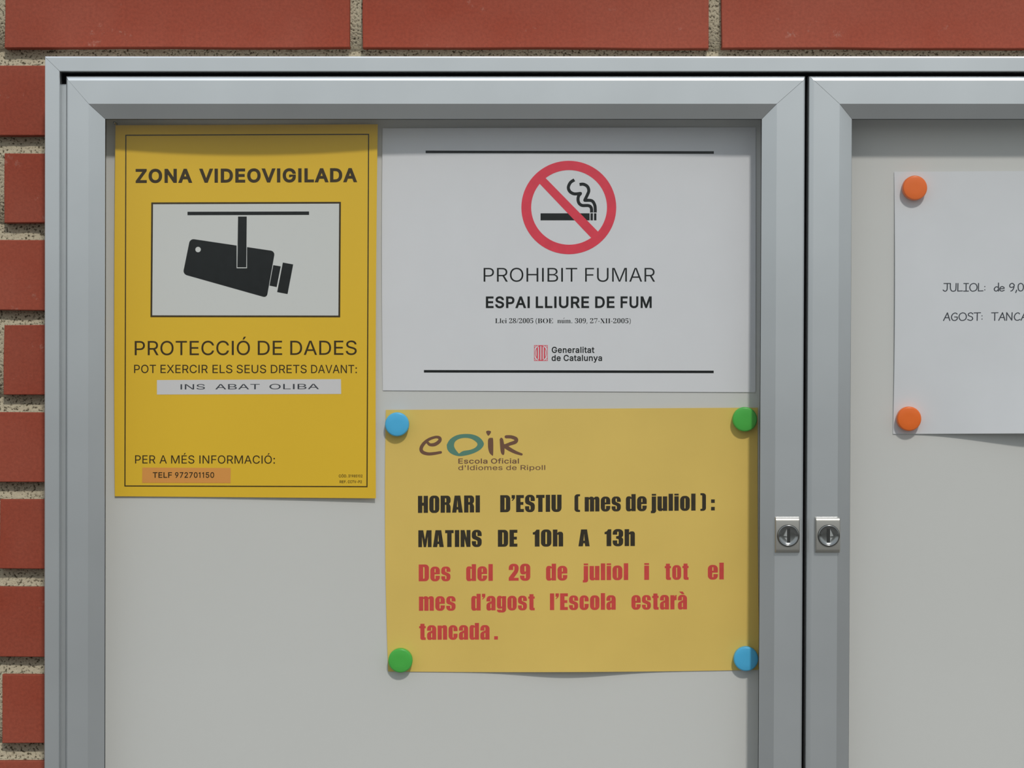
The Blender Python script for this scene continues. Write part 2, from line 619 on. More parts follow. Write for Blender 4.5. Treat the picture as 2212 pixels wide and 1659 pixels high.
# small screw head inside the upper left corner
cc = at(246.5, 264.5, 12)
V, Fc, ns = [], [], 12
for rr, h in ((3.2, 1), (3.2, 11), (2.4, 12.2), (0.8, 12.6)):
    for i in range(ns):
        t = 2 * math.pi * i / ns
        V.append((cc.x + rr * .00036 * math.cos(t), -h / 1000, cc.z + rr * .00036 * math.sin(t)))
Fc = [(s * ns + i, s * ns + (i + 1) % ns, (s + 1) * ns + (i + 1) % ns, (s + 1) * ns + i) for s in range(3) for i in range(ns)]
Fc.append(tuple(range(3 * ns, 4 * ns)))
o = mesh('screw', V, Fc, M_CHROME, cab, smooth=True, label='tiny screw in the upper left corner')
fixnormals(o); recentre(o)


# ---------------------------------------------------------------- sheets of paper
class Sheet:
    """A sheet seen with corners tl, tr, br, bl (px); lift(u, v) mm from the panel; bow = sideways bow of left/right edge."""
    def __init__(s, tl, tr, br, bl, lift, bow=(0, 0), sag=(0, 0)):
        s.c, s.lift, s.bow, s.sag = (tl, tr, br, bl), lift, bow, sag

    def px(s, u, v):
        tl, tr, br, bl = s.c
        w = 4 * v * (1 - v)
        x = (1 - v) * ((1 - u) * tl[0] + u * tr[0]) + v * ((1 - u) * bl[0] + u * br[0]) + w * ((1 - u) * s.bow[0] + u * s.bow[1])
        y = (1 - v) * ((1 - u) * tl[1] + u * tr[1]) + v * ((1 - u) * bl[1] + u * br[1]) + 4 * u * (1 - u) * ((1 - v) * s.sag[0] + v * s.sag[1])
        return x, y

    def h(s, x, y):
        u = v = .5
        for _ in range(6):
            a, b = s.px(u, v)
            u += (x - a) / (s.c[1][0] - s.c[0][0])
            v += (y - b) / (s.c[3][1] - s.c[0][1])
        return s.lift(min(1, max(0, u)), min(1, max(0, v)))

    def pt(s, x, y, eps=0.06):
        return at(x, y, s.h(x, y) + eps)

    def build(s, name, m, nu=64, nv=64, th=0.15, **k):
        V = []
        for e_ in (0, -th):
            for j in range(nv + 1):
                for i in range(nu + 1):
                    u, v = i / nu, j / nv
                    x, y = s.px(u, v)
                    p = at(x, y, s.lift(u, v))
                    p.y -= e_ / 1000
                    V.append(p)
        n = (nu + 1) * (nv + 1)
        ix = lambda i, j: j * (nu + 1) + i
        Fc = []
        for j in range(nv):
            for i in range(nu):
                q = (ix(i, j), ix(i, j + 1), ix(i + 1, j + 1), ix(i + 1, j))
                Fc.append(q)
                Fc.append(tuple(n + a for a in reversed(q)))
        edge = [ix(i, 0) for i in range(nu)] + [ix(nu, j) for j in range(nv)] + [ix(i, nv) for i in range(nu, 0, -1)] + [ix(0, j) for j in range(nv, 0, -1)]
        for a, b in zip(edge, edge[1:] + edge[:1]):
            Fc.append((a, b, n + b, n + a))
        s.o = mesh(name, V, Fc, m, smooth=True, **k)
        sharpen(s.o, 45)
        recentre(s.o)
        return s.o


def area(c):
    return sum(a[0] * b[1] - b[0] * a[1] for a, b in zip(c, c[1:] + c[:1])) / 2


def inside(p, c):
    r = False
    for a, b in zip(c, c[1:] + c[:1]):
        if (a[1] > p[1]) != (b[1] > p[1]) and p[0] < (b[0] - a[0]) * (p[1] - a[1]) / (b[1] - a[1]) + a[0]:
            r = not r
    return r


def winding(p, c):
    w_ = 0
    for a, b in zip(c, c[1:] + c[:1]):
        s_ = (b[0] - a[0]) * (p[1] - a[1]) - (p[0] - a[0]) * (b[1] - a[1])
        if a[1] <= p[1] < b[1] and s_ > 0: w_ += 1
        elif b[1] <= p[1] < a[1] and s_ < 0: w_ -= 1
    return w_


FILLED = {}


def fill(contours):
    """Triangles (2-D points) of closed loops, non-zero winding: a loop of opposite turn inside another is its hole."""
    if not contours:
        return []
    key = str(contours)
    if key in FILLED:
        return FILLED[key]
    P, E = [], []
    for c in contours:
        k = len(P)
        P += [Vector((x, y)) for x, y in c]
        E += [(k + i, k + (i + 1) % len(c)) for i in range(len(c))]
    vs_, _, fs, *_r = delaunay_2d_cdt(P, E, [], 0, 1e-5)
    T = []
    for f in fs:
        t = [(vs_[i].x, vs_[i].y) for i in f]
        m_ = (sum(p[0] for p in t) / 3, sum(p[1] for p in t) / 3)
        if sum(winding(m_, c) for c in contours):
            T.append(t)
    FILLED[key] = T
    return T


def union(tris):
    """One clean triangulation of overlapping triangles."""
    P, Fs = [], []
    for t in tris:
        if abs(area(t)) < 1e-5:
            continue
        k = len(P)
        P += [Vector(p) for p in (t if area(t) > 0 else list(reversed(t)))]
        Fs.append([k, k + 1, k + 2])
    vs_, _, fs, _a, _b, orig = delaunay_2d_cdt(P, [], Fs, 0, 1e-4, True)
    return [[(vs_[i].x, vs_[i].y) for i in f] for f, o_ in zip(fs, orig) if len(o_)]


def ink(sheet, name, tris, m, eps=0.06, step=14.0, label=None, merge=False):
    """Print: flat triangles in photo pixels laid onto the surface of the sheet, cut so that they follow it."""
    bm = bmesh.new()
    if merge:
        tris = union(tris)
    for t in tris:
        if abs(area(t)) < 1e-6:
            continue
        vs_ = [bm.verts.new((x, y, 0)) for x, y in (t if area(t) < 0 else list(reversed(t)))]
        bm.faces.new(vs_)
    bmesh.ops.remove_doubles(bm, verts=bm.verts, dist=1e-4)
    xs = [v.co.x for v in bm.verts]; ys = [v.co.y for v in bm.verts]
    for axis, lo, hi in ((0, min(xs), max(xs)), (1, min(ys), max(ys))):
        k = math.ceil(lo / step) * step
        while k < hi:
            co = (k, 0, 0) if axis == 0 else (0, k, 0)
            no = (1, 0, 0) if axis == 0 else (0, 1, 0)
            bmesh.ops.bisect_plane(bm, geom=list(bm.verts) + list(bm.edges) + list(bm.faces), plane_co=co, plane_no=no, dist=1e-5)
            k += step
    for v in bm.verts:
        v.co = sheet.pt(v.co.x, v.co.y, eps)
    me = bpy.data.meshes.new(name)
    bm.to_mesh(me)
    bm.free()
    me.materials.append(m)
    o = bpy.data.objects.new(name, me)
    COL.objects.link(o)
    o.parent = sheet.o
    o.location = -sheet.o.location
    tag(o, label)
    recentre(o)
    return o


def quad(a, b, c, d):
    return [[a, b, c], [a, c, d]]


def rect(x0, y0, x1, y1, dy=0.0):
    return quad((x0, y0), (x1, y0 + dy), (x1, y1 + dy), (x0, y1))


def frame(c, wd):
    """Thin outline of a quadrilateral (tl, tr, br, bl)."""
    cx = sum(p[0] for p in c) / 4; cy = sum(p[1] for p in c) / 4
    i = [(x + (wd if x < cx else -wd), y + (wd if y < cy else -wd)) for x, y in c]
    T = []
    for k in range(4):
        T += quad(c[k], c[(k + 1) % 4], i[(k + 1) % 4], i[k])
    return T


def disc(cx, cy, rx, ry=None, n=48):
    ry = ry or rx
    P = [(cx + rx * math.cos(2 * math.pi * i / n), cy + ry * math.sin(2 * math.pi * i / n)) for i in range(n)]
    return fill([P])


def spline(pts, n=8):
    """Catmull-Rom through points of any dimension."""
    out = []
    for i in range(len(pts) - 1):
        p0 = pts[max(0, i - 1)]; p1 = pts[i]; p2 = pts[i + 1]; p3 = pts[min(len(pts) - 1, i + 2)]
        for k in range(n):
            t = k / n
            out.append(tuple(.5 * (2 * b + (c - a) * t + (2 * a - 5 * b + 4 * c - d) * t * t + (3 * b - a - 3 * c + d) * t ** 3)
                             for a, b, c, d in zip(p0, p1, p2, p3)))
    out.append(tuple(pts[-1]))
    return out


def stroke(pts, width=None, smooth=True, caps=True, n=6):
    """Pen stroke: pts (x, y) or (x, y, width)."""
    P = [tuple(p) if len(p) == 3 else (p[0], p[1], width) for p in pts]
    if smooth and len(P) > 2:
        P = spline(P, n)
    T, L, R_ = [], [], []
    for i, (x, y, w_) in enumerate(P):
        a = P[max(0, i - 1)]; b = P[min(len(P) - 1, i + 1)]
        dx, dy = b[0] - a[0], b[1] - a[1]
        q = math.hypot(dx, dy) or 1
        L.append((x - dy / q * w_ / 2, y + dx / q * w_ / 2)); R_.append((x + dy / q * w_ / 2, y - dx / q * w_ / 2))
    for i in range(len(P) - 1):
        T += quad(L[i], L[i + 1], R_[i + 1], R_[i])
    if caps:
        for x, y, w_ in (P[0], P[-1]):
            T += disc(x, y, w_ / 2, n=12)
    return T


def rounded(pts):
    """Polygon with corner radii: (x, y) or (x, y, r)."""
    out, n = [], len(pts)
    for i in range(n):
        p = pts[i]
        if len(p) == 2 or not p[2]:
            out.append((p[0], p[1])); continue
        a, b = pts[i - 1], pts[(i + 1) % n]
        v1 = Vector((a[0] - p[0], a[1] - p[1])); v2 = Vector((b[0] - p[0], b[1] - p[1]))
        r1 = min(p[2], v1.length * .5 if (len(a) > 2) else v1.length * .95)
        r2 = min(p[2], v2.length * .5 if (len(b) > 2) else v2.length * .95)
        s_ = Vector(p[:2]) + v1.normalized() * r1; e_ = Vector(p[:2]) + v2.normalized() * r2
        for k in range(6):
            t = k / 5
            # conic close to a quarter circle
            wq = 0.72
            d_ = (1 - t) ** 2 + 2 * wq * t * (1 - t) + t * t
            q = (s_ * (1 - t) ** 2 + Vector(p[:2]) * 2 * wq * t * (1 - t) + e_ * t * t) / d_
            out.append((q.x, q.y))
    return out


def embolden(c, d):
    """Move an outline outwards by d (outer loops clockwise in font space)."""
    n, out = len(c), []
    for i in range(n):
        a, p, b = c[i - 1], c[i], c[(i + 1) % n]
        d1 = Vector((p[0] - a[0], p[1] - a[1])).normalized(); d2 = Vector((b[0] - p[0], b[1] - p[1])).normalized()
        n1 = Vector((-d1.y, d1.x)); n2 = Vector((-d2.y, d2.x))
        m = n1 + n2
        if m.length < .3:
            m = n1
        m.normalize()
        k = d / max(.5, m.dot(n1))
        out.append((p[0] + m.x * k, p[1] + m.y * k))
    return out


def parse(txt):
    G = {}
    for ln in txt.strip('\n').split('\n'):
        ch, adv, body = ln.split('\t')
        G[ch] = (int(adv), [[tuple(map(int, p.split(','))) for p in c.split()] for c in body.split('|')])
    return G


# glyph outlines: character, advance, loops of x,y
SANS_TXT = ''''	206	78,318 70,509 136,509 128,318
-	453	337,244 337,188 114,188 114,244
.	188	95,-4 78,-1 63,9 53,24 50,41 53,59 63,73 78,83 95,87 113,83 128,73 138,59 141,41 138,24 128,9 113,-1
0	453	227,-7 174,1 130,24 95,62 69,113 53,178 48,254 53,330 69,395 95,447 130,484 174,508 227,516 279,508 323,484 358,447 384,395 400,330 405,254 400,178 384,113 359,62 323,24 279,1|227,50 261,56 290,74 313,103 330,144 340,194 344,254 340,314 330,365 313,405 290,435 261,453 227,460 192,453 163,435 140,405 123,365 113,314 109,254 113,194 123,144 140,103 163,74 192,56
1	453	76,0 76,55 391,55 391,0|276,509 276,0 212,0 212,448 209,448 86,358 86,427 198,509
2	453	64,0 64,47 234,229 282,282 311,327 318,348 320,371 317,397 308,419 293,436 273,449 250,457 224,460 196,457 172,447 153,433 139,413 130,390 127,362 66,362 71,405 86,442 111,473 143,496 182,511 225,516 268,511 306,497 337,474 361,445 376,411 381,372 378,345 371,318 357,290 336,259 267,180 153,60 153,57 389,57 389,0
3	453	218,-7 173,-3 133,10 98,30 70,57 52,91 44,132 109,132 115,107 126,87 144,71 165,59 191,52 219,50 248,53 275,61 297,74 315,93 325,116 329,145 326,172 316,196 299,217 275,234 242,244 201,248 157,248 157,299 288,448 288,452 70,452 70,509 372,509 372,461 211,278 211,289 264,288 308,276 344,253 371,222 387,186 393,145 387,103 370,66 344,36 309,12 266,-2
5	453	221,-7 178,-2 140,11 108,32 83,60 66,93 60,130 122,130 127,108 138,89 154,73 173,60 196,52 221,50 250,53 276,64 298,82 314,104 324,131 328,162 324,193 314,221 297,244 275,262 248,273 218,277 167,268 145,258 128,246 67,253 96,509 366,509 366,452 151,452 134,301 136,301 155,315 178,325 203,331 229,334 263,330 294,321 321,306 345,285 364,260 379,231 388,199 391,163 385,117 369,76 343,41 309,15 268,-1
7	453	97,0 323,448 323,452 62,452 62,509 391,509 391,449 165,0
8	453	226,-7 178,-2 136,11 101,33 74,62 57,96 52,135 55,166 65,195 81,220 101,241 125,256 153,265 153,267 119,282 93,308 76,342 70,380 75,417 90,450 114,477 146,498 184,511 226,516 269,511 306,498 337,477 361,450 377,417 382,380 376,342 359,308 333,282 300,267 300,265 327,256 351,241 372,220 387,195 397,166 401,135 395,96 378,62 352,33 317,11 275,-2|226,49 258,52 285,60 307,74 323,91 333,113 337,139 333,165 322,189 305,208 283,223 256,232 226,235 196,232 169,223 147,208 130,189 119,165 115,139 119,113 129,91 145,74 167,60 195,52|226,290 252,292 274,300 293,313 307,330 316,351 319,376 316,399 308,420 294,437 275,449 252,457 226,460 200,457 177,449 159,437 145,420 136,399 133,376 136,351 145,330 159,313 178,300 201,292
9	453	226,516 271,510 310,494 343,468 368,434 384,393 389,347 385,309 373,270 350,224 315,168 200,0 130,0 301,248 307,248 287,221 257,202 218,195 175,199 137,214 106,237 83,269 68,307 64,352 69,397 85,436 110,469 143,494 182,510|226,460 199,457 174,446 154,429 138,407 129,381 125,352 129,322 138,295 154,274 174,257 199,247 226,243 254,247 279,257 299,273 314,295 324,321 327,350 324,381 314,407 299,429 279,446 254,457
:	188	95,-4 78,-1 63,9 53,24 50,41 53,59 63,73 78,83 95,87 113,83 128,73 138,59 141,41 138,24 128,9 113,-1|95,271 78,274 63,284 53,299 50,316 53,334 63,349 78,359 95,362 113,359 128,349 138,334 141,316 138,299 128,284 113,274
A	480	16,0 201,509 276,509 463,0 395,0 287,302 264,372 232,478 245,478 213,371 191,302 85,0|110,142 110,199 370,199 370,142
B	456	60,0 60,509 241,509 289,504 329,491 359,469 381,442 394,410 398,374 395,344 387,320 373,301 356,286 315,267 315,262 339,257 363,245 385,227 402,203 414,173 418,136 413,100 400,67 377,39 344,18 301,4 247,0|125,57 245,57 296,63 330,80 349,105 355,137 352,161 342,184 327,203 306,218 279,228 248,231 125,231|125,285 238,285 265,288 288,296 308,309 323,326 333,348 336,372 330,403 313,429 283,446 240,452 125,452
C	510	267,-7 205,1 150,25 104,63 70,115 48,179 40,254 48,329 70,393 104,445 150,484 205,508 267,516 305,513 340,504 373,490 402,471 427,447 448,418 463,385 473,348 408,348 401,373 389,395 357,428 315,449 267,456 223,450 184,432 150,403 125,364 109,314 103,254 109,194 125,145 151,105 184,76 223,59 267,53 315,60 357,81 389,114 408,160 473,160 463,124 448,91 428,62 402,38 373,19 341,5 305,-4
D	502	219,0 96,0 96,57 215,57 272,63 318,81 354,110 379,149 394,198 399,255 394,312 379,361 354,399 320,428 275,446 221,452 93,452 93,509 225,509 294,501 353,478 399,441 433,391 455,329 462,255 455,181 433,119 398,68 351,31 291,8|125,509 125,0 60,0 60,509
E	419	60,0 60,509 372,509 372,452 125,452 125,286 355,286 355,229 125,229 125,57 375,57 375,0
F	410	60,0 60,509 369,509 369,452 125,452 125,278 346,278 346,221 125,221 125,0
G	520	269,-7 205,1 149,25 104,64 69,116 47,179 40,254 47,329 69,393 103,445 149,484 203,508 265,516 304,513 340,504 374,489 403,469 429,445 449,416 465,384 474,349 408,349 387,393 356,427 315,448 265,456 222,450 183,432 150,404 125,364 109,314 103,254 109,194 125,145 151,105 184,76 224,59 269,53 309,57 345,71 374,93 396,123 410,160 415,202 434,199 283,199 283,256 478,256 478,200 471,141 451,91 419,50 377,19 326,0
H	517	60,0 60,509 125,509 125,289 392,289 392,509 457,509 457,0 392,0 392,232 125,232 125,0
I	301	31,0 31,57 118,57 118,452 31,452 31,509 269,509 269,452 183,452 183,57 269,57 269,0
L	393	60,0 60,509 125,509 125,57 361,57 361,0
M	628	60,0 60,509 152,509 277,187 287,159 299,123 311,84 322,49 307,49 318,83 330,121 342,158 352,187 476,509 568,509 568,0 504,0 504,291 504,327 505,369 506,413 507,457 513,457 498,409 482,363 467,322 456,291 342,0 286,0 170,291 159,321 145,361 129,408 112,457 119,457 120,416 121,372 122,328 122,291 122,0
N	523	60,0 60,509 136,509 343,183 363,151 388,107 414,55 405,54 401,108 399,157 399,195 399,509 463,509 463,0 387,0 202,290 177,331 148,381 108,452 119,454 122,384 124,328 125,291 125,0
O	533	267,-7 205,1 150,25 105,63 70,115 48,179 40,254 48,329 70,393 105,445 150,484 205,508 267,516 329,508 384,484 429,445 464,393 486,329 493,254 486,179 464,115 429,63 384,25 329,1|267,53 310,59 349,76 383,105 408,144 425,194 430,254 425,314 408,365 383,404 349,433 310,450 267,456 223,450 184,433 151,404 125,364 109,314 103,254 109,194 125,144 151,105 184,76 223,59
P	445	60,0 60,509 235,509 289,503 332,487 366,462 390,430 404,391 409,348 404,304 390,265 366,233 332,207 289,191 235,186 109,186 109,242 233,242 269,246 297,256 318,272 333,294 342,319 344,348 342,376 333,402 318,423 297,439 268,449 232,452 125,452 125,0
R	449	60,0 60,509 236,509 290,504 333,489 367,465 390,433 405,395 409,352 405,309 390,271 367,240 333,217 289,203 236,198 96,198 96,255 234,255 269,258 298,267 319,281 334,300 342,324 345,352 342,380 334,405 319,425 298,440 269,449 233,452 125,452 125,0|353,0 230,229 303,229 428,0
S	447	224,-9 172,-4 128,9 91,31 64,60 46,96 38,137 104,137 110,110 123,88 142,71 166,59 194,52 224,49 257,52 286,60 311,74 329,92 341,114 346,139 342,161 332,179 316,193 296,205 245,222 184,239 128,260 86,289 60,326 52,372 58,413 75,448 102,476 138,498 180,511 227,516 275,511 316,498 351,476 377,449 394,415 401,378 337,378 326,412 302,437 267,453 225,459 194,456 167,448 145,435 129,418 118,398 115,376 119,352 131,334 148,319 169,308 212,293 264,279 312,264 359,238 379,220 395,198 405,171 408,139 403,99 386,64 360,34 323,11 278,-4
T	449	32,452 32,509 417,509 417,452 257,452 257,0 193,0 193,452
U	517	259,-8 203,-2 154,15 114,43 85,80 66,124 60,173 60,509 124,509 124,178 128,144 141,113 160,87 187,68 220,56 259,52 298,56 331,68 357,87 377,113 389,144 393,178 393,509 457,509 457,173 451,124 433,80 403,43 363,15 315,-2
V	480	204,0 16,509 84,509 192,206 215,137 248,31 235,31 267,138 290,206 395,509 463,509 278,0
X	474	18,0 217,284 217,236 29,509 104,509 178,400 204,361 223,329 243,292 232,292 252,329 272,361 298,400 374,509 446,509 259,239 259,287 456,0 382,0 292,129 268,165 250,195 230,231 244,231 225,196 206,166 182,129 91,0
Z	438	42,0 42,46 273,385 306,431 341,476 348,454 285,452 223,452 40,452 40,509 397,509 397,462 169,129 134,81 97,33 90,54 152,57 214,57 399,57 399,0
a	389	160,-9 126,-5 94,5 68,22 48,45 35,73 30,108 34,138 43,161 58,179 78,193 125,211 178,220 234,227 265,235 273,243 276,255 276,257 273,279 267,297 256,311 240,322 220,329 196,331 171,329 149,322 118,301 100,274 41,291 57,322 79,346 104,364 133,375 163,382 194,384 239,379 286,360 306,343 322,320 333,290 337,251 337,0 277,0 277,52 272,52 252,25 215,1 190,-6|170,45 202,49 228,59 248,74 263,93 272,115 276,138 276,190 259,182 231,176 200,171 175,168 134,159 117,150 103,139 95,124 92,105 94,87 102,72 114,61 130,52
c	396	207,-8 159,-2 117,16 82,46 56,85 40,133 34,187 40,243 56,291 82,330 117,360 159,378 207,384 260,377 305,356 340,322 362,277 303,262 290,289 270,311 242,325 207,330 173,325 145,310 124,287 108,258 99,224 96,187 99,151 108,117 124,89 145,66 173,51 207,46 243,52 271,66 292,89 304,117 363,102 354,78 341,56 306,21 261,-1
d	424	195,-8 151,-2 111,16 79,45 55,84 39,133 34,189 39,245 55,293 79,332 112,361 151,378 196,384 228,381 253,373 287,346 306,319 311,319 311,509 372,509 372,0 313,0 313,59 307,59 287,31 252,4 227,-5|205,47 236,51 263,65 284,86 299,115 309,150 312,189 309,229 300,263 284,291 263,312 237,325 205,330 172,325 145,311 124,290 108,261 99,227 96,189 99,151 109,117 124,88 145,66 172,51
e	404	212,-8 161,-2 117,16 82,46 56,85 40,132 34,187 39,242 55,290 81,329 115,359 157,378 205,384 236,382 266,374 294,361 319,341 341,315 357,282 368,242 371,194 371,169 75,169 75,221 338,221 310,202 307,237 298,269 283,294 263,314 237,326 205,330 173,326 146,313 125,294 109,270 99,241 96,211 96,178 100,139 110,106 128,80 151,61 179,50 212,46 254,53 285,73 306,105 365,91 353,63 335,39 311,19 283,4 249,-5
f	254	228,379 228,327 6,327 6,379|81,0 81,432 84,461 96,486 113,505 135,519 161,527 187,530 222,527 243,521 227,468 215,472 195,474 171,470 154,460 145,443 142,419 142,0
i	167	53,0 53,379 114,379 114,0|84,443 67,446 54,455 44,468 41,483 44,499 54,512 67,521 84,524 100,521 114,512 123,499 126,483 123,468 114,455 100,446
l	189	139,-2 101,3 74,20 58,47 53,84 53,509 114,509 114,99 115,77 120,62 130,54 146,52 160,53 170,54 181,3 162,-1
m	610	53,0 53,379 112,379 112,295 108,295 118,323 132,346 151,363 172,376 195,384 219,386 257,380 287,361 309,331 321,295 312,295 322,321 337,343 357,361 381,375 407,383 437,386 468,383 497,372 522,354 541,328 553,296 557,255 557,0 496,0 496,254 490,289 473,313 447,326 419,330 395,328 374,320 358,307 345,290 338,270 335,247 335,0 274,0 274,260 269,288 253,311 229,326 199,330 178,328 158,320 140,307 126,289 117,266 114,238 114,0
n	410	114,227 114,0 53,0 53,379 112,379 112,287 102,287 124,332 152,362 187,379 227,384 264,380 295,369 321,349 341,321 353,285 357,240 357,0 296,0 296,235 290,275 273,304 246,323 210,329 184,326 161,317 141,303 126,283 117,257
o	415	207,-8 159,-2 117,16 82,46 56,85 40,133 34,187 40,243 56,291 82,330 117,360 159,378 207,384 256,378 299,360 333,330 359,291 376,243 381,187 376,133 359,85 333,46 299,16 256,-2|207,46 242,51 270,66 292,89 307,117 316,151 319,187 316,224 307,258 292,287 270,310 242,325 207,330 173,325 145,310 124,287 108,258 99,224 96,187 99,151 108,117 124,89 145,66 173,51
p	424	53,-143 53,379 112,379 112,319 118,319 137,346 171,373 197,381 229,384 274,378 313,361 345,332 370,293 385,245 390,189 385,133 370,84 346,45 313,16 274,-2 229,-8 198,-5 173,4 138,31 118,59 114,59 114,-143|220,47 253,51 279,66 301,88 316,117 325,151 328,189 325,227 316,261 301,290 280,311 253,325 220,330 188,325 161,312 140,291 125,263 116,229 113,189 116,150 125,115 140,86 162,65 188,51
r	259	53,0 53,379 112,379 112,321 115,321 130,347 152,367 181,380 213,385 229,384 243,384 243,322 230,324 207,326 182,323 159,315 140,301 126,284 117,262 114,237 114,0
s	365	182,-8 145,-5 112,3 84,18 62,38 45,63 36,94 94,107 105,79 124,60 150,49 181,45 217,50 244,62 262,81 268,103 265,121 254,136 237,147 212,155 149,170 104,186 72,208 53,237 47,274 51,305 65,332 87,354 115,370 149,381 187,384 223,381 254,372 279,358 299,339 314,316 324,290 268,277 258,298 243,316 219,328 187,333 156,329 131,317 114,299 109,277 112,258 124,243 144,232 172,223 229,209 275,194 306,171 325,142 331,107 326,75 312,47 290,24 260,6 223,-5
t	227	204,379 204,327 6,327 6,379|65,471 126,471 126,98 128,76 136,61 150,53 170,50 185,51 202,54 213,2 192,-3 168,-4 125,2 92,21 72,52 65,93
u	410	182,-5 146,-1 115,11 89,31 69,59 57,95 53,139 53,379 114,379 114,144 119,105 137,75 164,56 200,50 226,53 249,62 268,77 283,97 293,122 296,153 296,379 357,379 357,0 298,0 298,92 307,92 286,47 257,17 222,0
y	389	47,-139 61,-86 71,-87 104,-89 118,-84 130,-74 141,-58 151,-36 163,-1 17,379 84,379 165,155 187,87 206,21 184,21 202,87 224,155 305,379 371,379 204,-58 177,-107 159,-124 139,-136 117,-143 91,-145 65,-143
É	419	60,0 60,509 372,509 372,452 125,452 125,286 355,286 355,229 125,229 125,57 375,57 375,0|191,558 239,659 307,659 241,558
Ó	533	267,-7 205,1 150,25 105,63 70,115 48,179 40,254 48,329 70,393 105,445 150,484 205,508 267,516 329,508 384,484 429,445 464,393 486,329 493,254 486,179 464,115 429,63 384,25 329,1|267,53 310,59 349,76 383,105 408,144 425,194 430,254 425,314 408,365 383,404 349,433 310,450 267,456 223,450 184,433 151,404 125,364 109,314 103,254 109,194 125,144 151,105 184,76 223,59|240,558 288,659 356,659 290,558'''
